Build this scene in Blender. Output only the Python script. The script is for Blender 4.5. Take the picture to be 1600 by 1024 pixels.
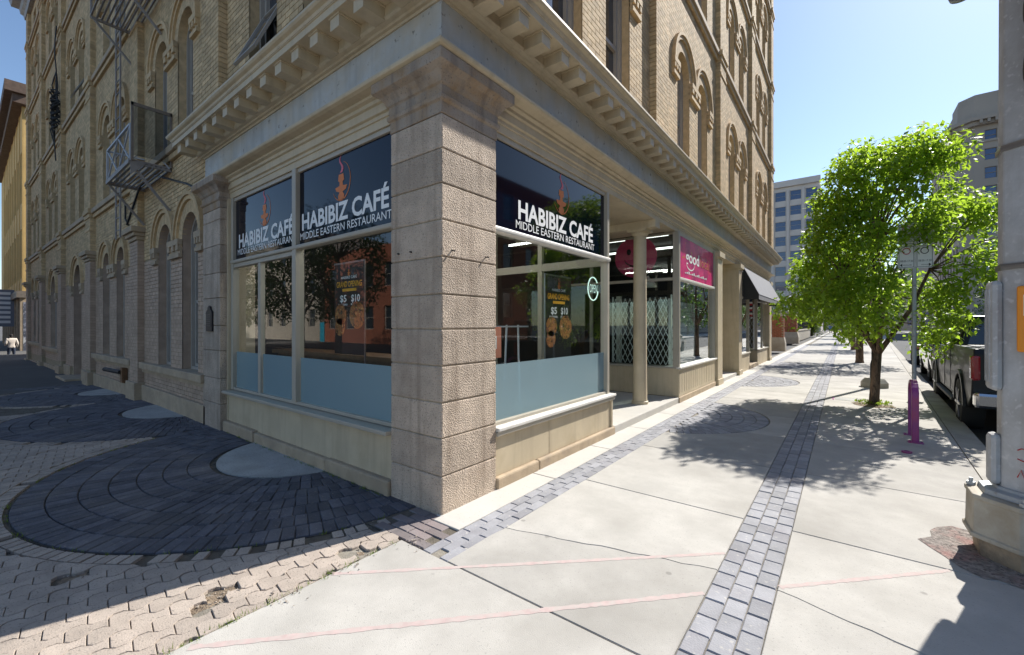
import bpy, bmesh, math, random
from mathutils import Vector, Matrix, noise
from mathutils.geometry import tessellate_polygon
R_ = math.radians
random.seed(11)
for o in list(bpy.data.objects): bpy.data.objects.remove(o)
scene = bpy.context.scene
COL = scene.collection

# ------------------------------------------------------------------ camera
CAM = Vector((2.696, -2.497, 1.62)); YAW = R_(37.833)
cd = bpy.data.cameras.new('camera'); cam = bpy.data.objects.new('camera', cd); COL.objects.link(cam)
cd.sensor_width = 36; cd.lens = 667 / 1600 * 36; cd.clip_start = .05; cd.clip_end = 3000
cd.shift_y = -4 / 1600
cam.location = CAM; cam.rotation_euler = (R_(90), 0, YAW); scene.camera = cam
# ------------------------------------------------------------------ world, sun, exposure
SUN_AZ = R_(17.5); SUN_EL = R_(42)          # azimuth from +Y towards +X
w = bpy.data.worlds.new('World'); scene.world = w; w.use_nodes = True
nt = w.node_tree; bg = nt.nodes['Background']
sky = nt.nodes.new('ShaderNodeTexSky'); sky.sky_type = 'NISHITA'; sky.sun_disc = False
sky.sun_elevation = SUN_EL; sky.sun_rotation = SUN_AZ; sky.air_density = 1.0; sky.dust_density = .3; sky.ozone_density = 2.6
nt.links.new(sky.outputs[0], bg.inputs[0]); bg.inputs[1].default_value = .112
sd = bpy.data.lights.new('sun', 'SUN'); sd.energy = 5.0; sd.angle = R_(.53); sd.color = (1, .965, .905)
so = bpy.data.objects.new('sun', sd); COL.objects.link(so)
sv = Vector((math.sin(SUN_AZ) * math.cos(SUN_EL), math.cos(SUN_AZ) * math.cos(SUN_EL), math.sin(SUN_EL)))
so.rotation_euler = (-sv).to_track_quat('-Z', 'Y').to_euler(); so.location = (20, 30, 40)
vs = scene.view_settings; vs.view_transform = 'Standard'; vs.look = 'None'; vs.gamma = 1; vs.use_curve_mapping = False
vs.exposure = .7

# ------------------------------------------------------------------ materials
def _mix(nt, fac, a, b, mode='MIX'):
    n = nt.nodes.new('ShaderNodeMix'); n.data_type = 'RGBA'; n.blend_type = mode
    for s, v in ((0, fac), (6, a), (7, b)):
        if hasattr(v, 'is_output'): nt.links.new(v, n.inputs[s])
        else: n.inputs[s].default_value = v if s == 0 else (*v, 1)
    return n.outputs[2]
def _noise(nt, vec, scale, detail=4, rough=.6, lo=.35, hi=.65):
    n = nt.nodes.new('ShaderNodeTexNoise'); n.inputs['Scale'].default_value = scale
    n.inputs['Detail'].default_value = detail; n.inputs['Roughness'].default_value = rough
    nt.links.new(vec, n.inputs['Vector'])
    m = nt.nodes.new('ShaderNodeMapRange'); m.inputs[1].default_value = lo; m.inputs[2].default_value = hi
    nt.links.new(n.outputs[0], m.inputs[0]); return m.outputs[0]
def mat(name, col, rough=.7, var=.15, scale=3., col2=None, s2=1.2, lo2=.5, hi2=.75, col3=None, s3=40, lo3=.62, hi3=.7,
        bump=0., bscale=60, bdet=4, rnd=0., metallic=0., spec=.4, stretch=None, coat=0., streak=None, streak_hi=.8, voro=False, spots=None):
    m = bpy.data.materials.new(name); m.use_nodes = True; nt = m.node_tree; b = nt.nodes['Principled BSDF']
    g = nt.nodes.new('ShaderNodeNewGeometry'); vec = g.outputs['Position']
    if stretch:
        mp = nt.nodes.new('ShaderNodeMapping'); mp.inputs['Scale'].default_value = stretch
        nt.links.new(vec, mp.inputs['Vector']); vec = mp.outputs[0]
    dk = tuple(c * (1 - var) for c in col); lt = tuple(min(1, c * (1 + var)) for c in col)
    c = _mix(nt, _noise(nt, vec, scale), dk, lt)
    if col2: c = _mix(nt, _noise(nt, vec, s2, 6, .65, lo2, hi2), c, col2)
    if streak:
        mp = nt.nodes.new('ShaderNodeMapping'); mp.inputs['Scale'].default_value = (9, 9, .7)
        nt.links.new(g.outputs['Position'], mp.inputs['Vector'])
        c = _mix(nt, _noise(nt, mp.outputs[0], 1, 5, .6, .5, streak_hi), c, streak)
    if col3: c = _mix(nt, _noise(nt, vec, s3, 2, .5, lo3, hi3), c, col3)
    if spots:                                   # sparse dark gum and oil spots
        vr = nt.nodes.new('ShaderNodeTexVoronoi'); vr.inputs['Scale'].default_value = 3.2; nt.links.new(vec, vr.inputs['Vector'])
        mr_ = nt.nodes.new('ShaderNodeMapRange'); mr_.inputs[1].default_value = .075; mr_.inputs[2].default_value = .05; nt.links.new(vr.outputs['Distance'], mr_.inputs[0])
        sp0 = nt.nodes.new('ShaderNodeSeparateColor'); nt.links.new(vr.outputs['Color'], sp0.inputs[0])
        gt = nt.nodes.new('ShaderNodeMath'); gt.operation = 'GREATER_THAN'; gt.inputs[1].default_value = .72; nt.links.new(sp0.outputs[0], gt.inputs[0])
        ml_ = nt.nodes.new('ShaderNodeMath'); ml_.operation = 'MULTIPLY'; nt.links.new(mr_.outputs[0], ml_.inputs[0]); nt.links.new(gt.outputs[0], ml_.inputs[1])
        m2_ = nt.nodes.new('ShaderNodeMath'); m2_.operation = 'MULTIPLY'; m2_.inputs[1].default_value = .55; nt.links.new(ml_.outputs[0], m2_.inputs[0])
        c = _mix(nt, m2_.outputs[0], c, spots)
    if rnd:
        oi = nt.nodes.new('ShaderNodeObjectInfo'); ad = nt.nodes.new('ShaderNodeMath'); ad.operation = 'ADD'
        nt.links.new(oi.outputs['Random'], ad.inputs[0]); nt.links.new(g.outputs['Random Per Island'], ad.inputs[1])
        fr = nt.nodes.new('ShaderNodeMath'); fr.operation = 'FRACT'; nt.links.new(ad.outputs[0], fr.inputs[0])
        mr = nt.nodes.new('ShaderNodeMapRange'); mr.inputs[3].default_value = 1 - rnd; mr.inputs[4].default_value = 1 + rnd
        nt.links.new(fr.outputs[0], mr.inputs[0])
        cb = nt.nodes.new('ShaderNodeCombineXYZ')
        for i in range(3): nt.links.new(mr.outputs[0], cb.inputs[i])
        c = _mix(nt, 1., c, cb.outputs[0], 'MULTIPLY')
    nt.links.new(c, b.inputs['Base Color'])
    b.inputs['Roughness'].default_value = rough; b.inputs['Metallic'].default_value = metallic
    b.inputs['Specular IOR Level'].default_value = spec; b.inputs['Coat Weight'].default_value = coat
    b.inputs['Coat Roughness'].default_value = .05
    if bump:
        if voro:
            n = nt.nodes.new('ShaderNodeTexVoronoi'); n.inputs['Scale'].default_value = bscale; n.distance = 'EUCLIDEAN'
            dn = nt.nodes.new('ShaderNodeTexNoise'); dn.inputs['Scale'].default_value = bscale * .8; dn.inputs['Detail'].default_value = 3
            nt.links.new(vec, dn.inputs['Vector']); nt.links.new(vec, n.inputs['Vector'])
            a2 = nt.nodes.new('ShaderNodeMath'); a2.operation = 'ADD'
            nt.links.new(n.outputs['Distance'], a2.inputs[0]); nt.links.new(dn.outputs[0], a2.inputs[1]); out = a2.outputs[0]
        else:
            n = nt.nodes.new('ShaderNodeTexNoise'); n.inputs['Scale'].default_value = bscale; n.inputs['Detail'].default_value = bdet
            nt.links.new(vec, n.inputs['Vector']); out = n.outputs[0]
        bp = nt.nodes.new('ShaderNodeBump'); bp.inputs['Strength'].default_value = bump; bp.inputs['Distance'].default_value = .02
        nt.links.new(out, bp.inputs['Height']); nt.links.new(bp.outputs[0], b.inputs['Normal'])
    return m
def plain(name, col, rough=.5, metallic=0., spec=.5, coat=0., emit=None, es=0.):
    m = bpy.data.materials.new(name); m.use_nodes = True; b = m.node_tree.nodes['Principled BSDF']
    b.inputs['Base Color'].default_value = (*col, 1); b.inputs['Roughness'].default_value = rough
    b.inputs['Metallic'].default_value = metallic; b.inputs['Specular IOR Level'].default_value = spec
    b.inputs['Coat Weight'].default_value = coat; b.inputs['Coat Roughness'].default_value = .03
    if emit: b.inputs['Emission Color'].default_value = (*emit, 1); b.inputs['Emission Strength'].default_value = es
    return m
def glassmat(name, tint=(.8, .9, .88), ior=1.6, wav=.0, boost=1.0):
    m = bpy.data.materials.new(name); m.use_nodes = True; nt = m.node_tree
    for n in list(nt.nodes): nt.nodes.remove(n)
    out = nt.nodes.new('ShaderNodeOutputMaterial'); mx = nt.nodes.new('ShaderNodeMixShader')
    tr = nt.nodes.new('ShaderNodeBsdfTransparent'); tr.inputs[0].default_value = (*tint, 1)
    gl = nt.nodes.new('ShaderNodeBsdfGlossy'); gl.inputs['Roughness'].default_value = 0.0; gl.inputs['Color'].default_value = (1, 1, 1, 1)
    lw_ = nt.nodes.new('ShaderNodeLayerWeight'); lw_.inputs[0].default_value = .5      # Schlick, the same from both sides of the sheet
    pw = nt.nodes.new('ShaderNodeMath'); pw.operation = 'POWER'; pw.inputs[1].default_value = 5; nt.links.new(lw_.outputs['Facing'], pw.inputs[0])
    mu = nt.nodes.new('ShaderNodeMath'); mu.operation = 'MULTIPLY_ADD'; mu.use_clamp = True; mu.inputs[1].default_value = .96 * boost; mu.inputs[2].default_value = .04 * boost
    nt.links.new(pw.outputs[0], mu.inputs[0])
    if wav:
        g = nt.nodes.new('ShaderNodeNewGeometry'); n = nt.nodes.new('ShaderNodeTexNoise'); n.inputs['Scale'].default_value = 1.1
        nt.links.new(g.outputs['Position'], n.inputs['Vector'])
        bp = nt.nodes.new('ShaderNodeBump'); bp.inputs['Strength'].default_value = wav; bp.inputs['Distance'].default_value = .02
        nt.links.new(n.outputs[0], bp.inputs['Height']); nt.links.new(bp.outputs[0], gl.inputs['Normal'])
    nt.links.new(mu.outputs[0], mx.inputs[0]); nt.links.new(tr.outputs[0], mx.inputs[1]); nt.links.new(gl.outputs[0], mx.inputs[2])
    nt.links.new(mx.outputs[0], out.inputs[0]); return m
def leafmat(name, c1, c2, tr):
    m = bpy.data.materials.new(name); m.use_nodes = True; nt = m.node_tree; b = nt.nodes['Principled BSDF']; out = nt.nodes['Material Output']
    g = nt.nodes.new('ShaderNodeNewGeometry')
    c = _mix(nt, g.outputs['Random Per Island'], c1, c2)
    nt.links.new(c, b.inputs['Base Color']); b.inputs['Roughness'].default_value = .45; b.inputs['Specular IOR Level'].default_value = .35
    t = nt.nodes.new('ShaderNodeBsdfTranslucent'); c2_ = _mix(nt, g.outputs['Random Per Island'], tr, tuple(x * .7 for x in tr)); nt.links.new(c2_, t.inputs[0])
    mx = nt.nodes.new('ShaderNodeMixShader'); mx.inputs[0].default_value = .5
    nt.links.new(b.outputs[0], mx.inputs[1]); nt.links.new(t.outputs[0], mx.inputs[2]); nt.links.new(mx.outputs[0], out.inputs[0]); return m

MT = {}
MT['stone'] = mat('pier_stone', (.50, .405, .315), .85, .14, 5, (.35, .265, .195), 1.6, .5, .78, (.24, .19, .155), 70, .58, .7, bump=.6, bscale=95, rnd=.13, voro=True, streak=(.27, .205, .15), streak_hi=.82)
MT['stone_smooth'] = mat('capital_stone', (.37, .31, .25), .85, .14, 6, (.30, .2, .11), 3, .42, .65, (.2, .16, .13), 60, .6, .72, bump=.35, bscale=70, streak=(.16, .125, .1), streak_hi=.8)
MT['paint'] = mat('beige_paint', (.53, .44, .30), .55, .07, 2, (.45, .365, .235), 2.2, .5, .8, bump=.04, bscale=40, streak=(.36, .29, .2), streak_hi=.95)
MT['frame'] = mat('frame_paint', (.40, .36, .29), .45, .05, 3, bump=.02, bscale=30)
MT['frieze'] = mat('frieze_paint', (.44, .45, .44), .6, .12, 2.5, (.46, .40, .30), 1.3, .42, .66, (.17, .16, .14), 14, .66, .75, bump=.06, bscale=30, streak=(.3, .3, .29), streak_hi=.9)
MT['sillpaint'] = mat('white_sill', (.66, .63, .57), .5, .06, 4, (.5, .46, .4), 5, .55, .75)
MT['brick'] = mat('buff_brick', (.555, .405, .225), .85, .16, 9, (.43, .305, .165), 1.2, .48, .75, bump=.25, bscale=90, rnd=.17, streak=(.34, .25, .14), streak_hi=1.05)
MT['brick_arch'] = mat('buff_brick_arch', (.53, .385, .215), .85, .14, 9, bump=.25, bscale=90, rnd=.12)
MT['mortar'] = mat('mortar', (.33, .27, .18), .95, .15, 10)
MT['brick_low'] = mat('painted_brick', (.44, .325, .24), .8, .12, 5, (.36, .265, .19), 1.5, .5, .75, bump=.2, bscale=80, rnd=.07)
MT['mortar_low'] = mat('mortar_painted', (.23, .18, .145), .95, .15, 10)
MT['trim_low'] = mat('buff_stone_trim', (.42, .325, .22), .85, .14, 6, (.25, .2, .15), 3, .5, .75, bump=.2, bscale=50)
MT['sash'] = mat('window_paint', (.36, .33, .29), .5, .06, 4)
MT['wood'] = mat('old_window_wood', (.20, .165, .13), .6, .15, 8)
MT['concrete'] = mat('sidewalk_concrete', (.43, .408, .37), .9, .09, 2.2, (.31, .29, .258), .9, .42, .78, (.31, .295, .27), 75, .62, .72, bump=.2, bscale=190, rnd=.085, spots=(.17, .16, .145))
MT['concrete2'] = mat('band_concrete', (.50, .475, .43), .9, .07, 3, (.45, .42, .36), 1.5, .5, .8, (.3, .28, .25), 55, .66, .74, bump=.12, bscale=120, rnd=.05)
MT['pad'] = mat('pad_concrete', (.40, .395, .375), .9, .1, 4, (.31, .30, .28), 2.2, .42, .75, (.24, .23, .21), 60, .58, .7, bump=.3, bscale=120, spots=(.18, .17, .16))
MT['paver'] = mat('wavy_paver', (.40, .335, .28), .92, .1, 6, (.28, .245, .21), 2, .5, .8, (.2, .175, .15), 90, .6, .7, bump=.25, bscale=130, rnd=.1)
MT['darkbrick'] = mat('dark_clinker', (.092, .092, .108), .75, .2, 8, (.15, .14, .14), 1.6, .48, .72, (.2, .18, .16), 45, .62, .72, bump=.25, bscale=90, rnd=.28)  # dark clinker, with the blue of the shade tinted into its base
MT['stripbrick'] = mat('grey_clinker', (.285, .282, .295), .8, .1, 6, (.23, .215, .23), 2, .5, .75, (.42, .4, .37), 30, .62, .75, bump=.2, bscale=90, rnd=.16)
MT['cornermix'] = mat('corner_clinker', (.20, .175, .17), .8, .15, 6, (.24, .19, .18), 2, .45, .7, bump=.2, bscale=90, rnd=.2)
MT['bed'] = mat('joint_sand', (.085, .075, .06), 1, .3, 20, (.16, .13, .1), 5, .5, .7, bump=.5, bscale=120)
MT['bedlight'] = mat('joint_mortar', (.25, .225, .185), 1, .25, 20, (.16, .14, .11), 5, .5, .7, bump=.4, bscale=120)
MT['bedmid'] = mat('joint_soil', (.15, .13, .10), 1, .3, 20, (.09, .075, .06), 5, .45, .7, bump=.5, bscale=120)
MT['dirt'] = mat('rubble_dirt', (.26, .2, .14), 1, .35, 25, (.15, .11, .08), 6, .45, .7, bump=.8, bscale=90)
MT['asphalt'] = mat('asphalt', (.06, .06, .06), .9, .15, 2, (.085, .08, .075), .8, .5, .7, bump=.3, bscale=150)
MT['ground'] = mat('far_ground', (.10, .095, .088), .95, .15, .3)
MT['kerb'] = mat('kerb_concrete', (.40, .375, .33), .9, .1, 3, (.28, .255, .22), 2, .45, .7, bump=.2, bscale=80)
MT['pinkpaint'] = mat('faded_pink_spray', (.475, .365, .34), .9, .08, 20, (.45, .40, .365), 18, .40, .66)
MT['glass'] = glassmat('shop_glass', (.88, .93, .91), 1.5, .0, 1.7)
MT['glass_up'] = plain('sash_glass', (.02, .03, .045), .02, 0, 1.0, .5)  # bluish base colour stands in for the blue sky mirrored in the panes
MT['film'] = plain('frosted_film', (.36, .475, .50), .15, 0, .4)
_n = MT['film'].node_tree; _t = _n.nodes.new('ShaderNodeBsdfTransparent'); _t.inputs[0].default_value = (.55, .75, .85, 1); _x = _n.nodes.new('ShaderNodeMixShader'); _x.inputs[0].default_value = .54
_n.links.new(_t.outputs[0], _x.inputs[1]); _n.links.new(_n.nodes['Principled BSDF'].outputs[0], _x.inputs[2]); _n.links.new(_x.outputs[0], _n.nodes['Material Output'].inputs[0])
MT['black'] = plain('gloss_black_sky_tint', (.002, .005, .014), .04, 0, .33)  # black panel; navy in the base stands in for reflected sky
MT['white'] = plain('white_lettering', (.80, .80, .78), .5)
MT['orange'] = plain('logo_orange', (.62, .17, .03), .5)
MT['pinkflame'] = plain('logo_pink', (.62, .12, .16), .5)
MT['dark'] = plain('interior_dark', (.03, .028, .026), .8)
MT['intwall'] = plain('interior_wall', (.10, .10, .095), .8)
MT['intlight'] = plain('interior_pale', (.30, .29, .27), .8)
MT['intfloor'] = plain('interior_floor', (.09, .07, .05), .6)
MT['brownwood'] = mat('interior_wood', (.16, .085, .04), .5, .2, 8)
MT['steel'] = mat('galvanised_steel', (.42, .44, .45), .5, .08, 4, (.36, .37, .38), 2, .45, .7, (.27, .26, .25), 20, .62, .72, bump=.05, bscale=30, metallic=.35)
MT['polesteel'] = mat('weathered_steel', (.46, .47, .48), .55, .1, 5, (.36, .355, .35), 3, .4, .65, (.5, .5, .5), 25, .6, .7, bump=.08, bscale=40, metallic=.15, streak=(.33, .31, .29), streak_hi=.85)
MT['polecon'] = mat('weathered_base', (.40, .37, .31), .75, .1, 5, (.30, .25, .18), 3, .45, .7, bump=.15, bscale=50, metallic=.1)
MT['darkmetal'] = plain('dark_metal', (.035, .038, .042), .45, .6)
MT['ironmetal'] = mat('painted_iron', (.30, .29, .28), .55, .1, 6, (.2, .16, .13), 5, .5, .7)
MT['escape'] = mat('fire_escape_iron', (.27, .245, .225), .6, .12, 6)
MT['rail'] = mat('balcony_rail', (.42, .44, .47), .5, .08, 6)
MT['purple'] = mat('purple_paint', (.26, .045, .20), .4, .1, 6, (.33, .05, .11), 1.5, .45, .65)
MT['bark'] = mat('bark', (.19, .125, .08), .95, .3, 6, (.07, .05, .035), 9, .45, .6, bump=1., bscale=30, stretch=(3, 3, .6))
MT['leaf'] = leafmat('leaf', (.13, .22, .02), (.05, .12, .012), (.55, .80, .06))
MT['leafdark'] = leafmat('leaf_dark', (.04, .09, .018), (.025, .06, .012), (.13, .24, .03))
MT['bushleaf'] = leafmat('bush_leaf', (.14, .2, .03), (.09, .15, .02), (.3, .42, .05))
MT['pink'] = mat('magenta_sign', (.68, .03, .19), .25, .1, 3, (.30, .012, .12), 2.2, .45, .65, (.5, .16, .02), 5, .66, .72)
MT['pinkdisc'] = plain('magenta_disc', (.68, .025, .15), .5)
MT['grille'] = plain('white_gate', (.85, .86, .86), .45)
MT['awning'] = mat('awning_cloth', (.20, .20, .215), .8, .06, 3)
MT['awning_dark'] = plain('awning_trim', (.02, .02, .022), .8)
MT['redbrick'] = mat('red_brick', (.30, .10, .055), .85, .15, 10, (.22, .075, .045), 2, .5, .7, bump=.3, bscale=60, rnd=.15)
MT['limestone'] = mat('limestone', (.40, .355, .29), .85, .1, 3, (.33, .28, .22), 1, .5, .75, bump=.15, bscale=30)
MT['office'] = mat('office_panel', (.62, .56, .51), .8, .05, .4)
MT['officeglass'] = plain('office_glass', (.02, .05, .14), .08, 0, .9)
MT['greystone'] = mat('grey_stone', (.34, .30, .26), .85, .1, .3, (.28, .25, .22), .15, .45, .7)
MT['yellow'] = mat('yellow_brick', (.60, .40, .15), .85, .12, 1.2, (.5, .33, .12), .6, .5, .7)
MT['carpaint'] = plain('truck_paint', (.012, .013, .014), .4, .0, .25, .12)
MT['carblack'] = plain('car_black', (.012, .012, .014), .2, .3, .6, 1.)
MT['carwhite'] = plain('car_white', (.55, .56, .57), .25, 0, .5, 1.)
MT['carblue'] = plain('car_blue', (.03, .05, .10), .25, .3, .5, 1.)
MT['carglass'] = plain('car_glass', (.01, .012, .013), .02, 0, 1.)
MT['chrome'] = plain('chrome', (.6, .6, .6), .12, 1.)
MT['alloy'] = plain('alloy', (.32, .32, .33), .3, .9)
MT['rubber'] = plain('rubber', (.015, .015, .015), .85)
MT['plasticblack'] = plain('black_plastic', (.02, .02, .021), .6)
MT['tail'] = plain('tail_light', (.28, .01, .012), .15, 0, .6, 1.)
MT['tangerine'] = plain('orange_plate', (.78, .26, .01), .5)
MT['red'] = plain('red_print', (.45, .03, .03), .6)
MT['signwhite'] = plain('sign_white', (.72, .72, .70), .45)
MT['globe'] = plain('lamp_globe', (.80, .78, .70), .3)
MT['open'] = plain('open_tube', (.75, .85, .8), .3, emit=(.7, 1, .85), es=.6)
MT['food'] = mat('food_print', (.35, .13, .04), .5, .3, 30, (.05, .03, .02), 18, .5, .6, (.5, .3, .1), 40, .6, .66)
MT['yellowprint'] = plain('yellow_print', (.75, .36, .02), .5)
MT['salmon'] = plain('salmon_card', (.62, .22, .14), .6)
MT['jacket'] = mat('cream_jacket', (.62, .54, .46), .9, .08, 12)
MT['jeans'] = mat('dark_jeans', (.035, .045, .07), .9, .15, 12)
MT['skin'] = plain('skin', (.36, .20, .14), .6)
MT['hair'] = plain('dark_hair', (.015, .012, .01), .7)
MT['bluecloth'] = mat('blue_cloth', (.12, .2, .36), .9, .1, 12)
MT['bronze'] = mat('dark_bronze', (.035, .033, .036), .5, .2, 10, metallic=.5)
MT['tealdoor'] = plain('teal_door', (.02, .30, .42), .5)
MT['rubble'] = mat('rubble_bits', (.33, .28, .23), .95, .3, 30, rnd=.3)

# ------------------------------------------------------------------ mesh helpers
ORG = {}
class MB:
    def __init__(s): s.v = []; s.f = []
    def add(s, vs, fs):
        n = len(s.v); s.v.extend(vs); s.f.extend([tuple(i + n for i in f) for f in fs])
    BF = [(0, 1, 3, 2), (4, 6, 7, 5), (0, 4, 5, 1), (2, 3, 7, 6), (0, 2, 6, 4), (1, 5, 7, 3)]
    def box(s, x0, x1, y0, y1, z0, z1):
        s.add([(x, y, z) for x in (x0, x1) for y in (y0, y1) for z in (z0, z1)], MB.BF); return s
    def fbox(s, fr, u0, u1, v0, v1, z0, z1):
        s.add([fr(u, v, z) for u in (u0, u1) for v in (v0, v1) for z in (z0, z1)], MB.BF); return s
    def prism(s, pts, fn):              # pts closed outline (a,b); fn(a,b,k) for k=0,1
        n = len(pts)
        s.add([fn(a, b, 0) for a, b in pts] + [fn(a, b, 1) for a, b in pts],
              [tuple(range(n)), tuple(range(2 * n - 1, n - 1, -1))] + [(i, (i + 1) % n, n + (i + 1) % n, n + i) for i in range(n)]); return s
    def tube(s, path, rad, n=8, cap=True):
        P = [Vector(p) for p in path]; m = len(P)
        if not hasattr(rad, '__len__'): rad = [rad] * m
        vs = []; up = None
        for i in range(m):
            d = (P[min(i + 1, m - 1)] - P[max(i - 1, 0)]).normalized()
            if up is None: up = Vector((0, 0, 1)) if abs(d.z) < .9 else Vector((1, 0, 0))
            a = d.cross(up).normalized(); b = d.cross(a).normalized(); up = a.cross(d)
            for k in range(n):
                t = 2 * math.pi * k / n; vs.append(tuple(P[i] + (a * math.cos(t) + b * math.sin(t)) * rad[i]))
        fs = [(i * n + k, i * n + (k + 1) % n, (i + 1) * n + (k + 1) % n, (i + 1) * n + k) for i in range(m - 1) for k in range(n)]
        if cap: fs += [tuple(range(n)), tuple(range((m - 1) * n, m * n))]
        s.add(vs, fs); return s
    def lathe(s, prof, c, n=16, rot=0., ax='z'):
        vs = []
        for r, z in prof:
            for k in range(n):
                t = 2 * math.pi * k / n + rot
                if ax == 'z': vs.append((c[0] + r * math.cos(t), c[1] + r * math.sin(t), c[2] + z))
                else: vs.append((c[0] + z, c[1] + r * math.cos(t), c[2] + r * math.sin(t)))
        m = len(prof)
        fs = [(i * n + k, i * n + (k + 1) % n, (i + 1) * n + (k + 1) % n, (i + 1) * n + k) for i in range(m - 1) for k in range(n)]
        s.add(vs, fs + [tuple(range(n)), tuple(range((m - 1) * n, m * n))]); return s
    def bar(s, a, b, wd, th):           # rectangular bar from a to b
        a = Vector(a); b = Vector(b); d = (b - a).normalized(); up = Vector((0, 0, 1)) if abs(d.z) < .95 else Vector((1, 0, 0))
        e = d.cross(up).normalized() * wd / 2; g = d.cross(e).normalized() * th / 2
        s.add([tuple(p + e * i + g * j) for p in (a, b) for i in (-1, 1) for j in (-1, 1)], MB.BF); return s
    def holes(s, fr, outer, holes, v):   # flat panel with openings
        polys = [[Vector((a, b, 0)) for a, b in outer]] + [[Vector((a, b, 0)) for a, b in h] for h in holes]
        tr = tessellate_polygon(polys); pts = [p for q in polys for p in q]
        s.add([fr(p.x, v, p.y) for p in pts], [tuple(t) for t in tr]); return s
def new(name, mesh, parent=None, loc=None):
    o = bpy.data.objects.new(name, mesh); COL.objects.link(o)
    if parent is not None: o.parent = parent
    if loc is not None: o.location = loc
    return o
def build(name, mb, m, parent=None, smooth=False, org=None, bevel=0., recalc=True, kind=None):
    if org is None: org = ORG.get(parent.name, Vector((0, 0, 0))) if parent is not None else Vector((0, 0, 0))
    me = bpy.data.meshes.new(name)
    me.from_pydata([(x - org[0], y - org[1], z - org[2]) for x, y, z in mb.v], [], mb.f)
    if recalc:
        bm = bmesh.new(); bm.from_mesh(me); bmesh.ops.recalc_face_normals(bm, faces=bm.faces); bm.to_mesh(me); bm.free()
    me.materials.append(MT[m] if isinstance(m, str) else m)
    if smooth:
        me.polygons.foreach_set('use_smooth', [True] * len(me.polygons))
        if smooth == 'auto':
            bm = bmesh.new(); bm.from_mesh(me)
            for e in bm.edges:
                if len(e.link_faces) == 2 and e.calc_face_angle(0) > .6: e.smooth = False
            bm.to_mesh(me); bm.free()
    o = new(name, me, parent)
    ORG[o.name] = Vector(org)
    if parent is None: o.location = org
    if bevel:
        b = o.modifiers.new('bevel', 'BEVEL'); b.width = bevel; b.segments = 2; b.limit_method = 'ANGLE'; b.angle_limit = .7
    if kind: o['kind'] = kind
    return o
def tag(o, label, cat, group=None):
    o['label'] = label; o['category'] = cat
    if group: o['group'] = group
    return o
def thing(name, label, cat, loc=(0, 0, 0), group=None):
    o = bpy.data.objects.new(name, None); COL.objects.link(o); o.location = loc; o.empty_display_size = .2
    ORG[o.name] = Vector(loc); return tag(o, label, cat, group)
def struct(name, mb, m, **k):
    o = build(name, mb, m, **k); o['kind'] = 'structure'; return o
def dup(root, loc, rz=0., label=None, scale=1.):
    def cp(o, par):
        c = o.copy(); COL.objects.link(c); c.parent = par
        for ch in [q for q in root_children.get(o.name, [])]: cp(ch, c)
        return c
    root_children = {}
    for o in bpy.data.objects:
        if o.parent: root_children.setdefault(o.parent.name, []).append(o)
    r = cp(root, None); r.location = loc; r.rotation_euler = (0, 0, rz); r.scale = (scale,) * 3
    if label: r['label'] = label
    return r
BUILT_TEXT = {}
def text_geo(s, off):
    k = (s, off)
    if k not in BUILT_TEXT:
        cu = bpy.data.curves.new('t', 'FONT'); cu.body = s; cu.size = 1; cu.offset = off; cu.resolution_u = 3
        ob = bpy.data.objects.new('t', cu); COL.objects.link(ob)
        dg = bpy.context.evaluated_depsgraph_get(); me = ob.evaluated_get(dg).to_mesh()
        vs = [tuple(v.co[:2]) for v in me.vertices]; fs = [tuple(p.vertices) for p in me.polygons]
        ob.evaluated_get(dg).to_mesh_clear(); bpy.data.objects.remove(ob); bpy.data.curves.remove(cu)
        BUILT_TEXT[k] = (vs, fs)
    return BUILT_TEXT[k]
def lettering(name, s, fr, uL, uR, zb, cap, v, m, parent, off=0.0):
    vs, fs = text_geo(s, off)
    x0 = min(a for a, b in vs); x1 = max(a for a, b in vs)
    capref = max(b for a, b in text_geo('H', off)[0])
    mb = MB(); mb.add([fr(uL + (uR - uL) * (a - x0) / (x1 - x0), v, zb + b / capref * cap) for a, b in vs], fs)
    return build(name, mb, m, parent)
def gz(x):       # the pavement falls away along the left street
    if x > -8: return 0.
    if x > -37: return -.62 * ((-8 - x) / 29.)
    return -.62
# facade frames: u along the wall, v outwards, z up
def RF(u, v, z): return (v, u, z)
BEND = R_(1.0); PIV = 10.3
def LF(u, v, z):
    if u <= PIV: return (-u, -v, z)
    s = u - PIV
    return (-PIV - s * math.cos(BEND) + v * math.sin(BEND), -s * math.sin(BEND) - v * math.cos(BEND), z)

# ================================================================== GROUND
g = MB(); g.add([(-900, -900, -.16), (900, -900, -.16), (900, 900, -.16), (-900, 900, -.16)], [(0, 1, 2, 3)])
struct('ground', g, 'ground')
def xk(y): return 3.80 + .045 * y if y > -1 else 3.755
g = MB()
ys = [-1 + 6 * i for i in range(36)]
rows = [(xk(y) + .14, y, -.125) for y in ys] + [(xk(y) + 9.2, y, -.125) for y in ys]
n = len(ys); g.add(rows, [(i, i + 1, n + i + 1, n + i) for i in range(n - 1)])
g.add([(3.755 + .14, -15.0, -.125), (13, -15.0, -.125), (13, -1, -.125), (3.755 + .14, -1, -.125)], [(0, 1, 2, 3)])
struct('street_road', g, 'asphalt')
g = MB(); xs = [-120, -80, -60, -37, -30, -20, -8, 3.89]
g.add([(x, y, gz(x) - .127) for y in (-15, -7.15) for x in xs], [(i, i + 1, len(xs) + i + 1, len(xs) + i) for i in range(len(xs) - 1)])
struct('cross_road', g, 'asphalt')
g = MB(); g.box(xk(0) + 9.3, xk(0) + 13.5, -8, 130, -.2, .0); struct('opposite_pavement', g, 'concrete')
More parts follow.
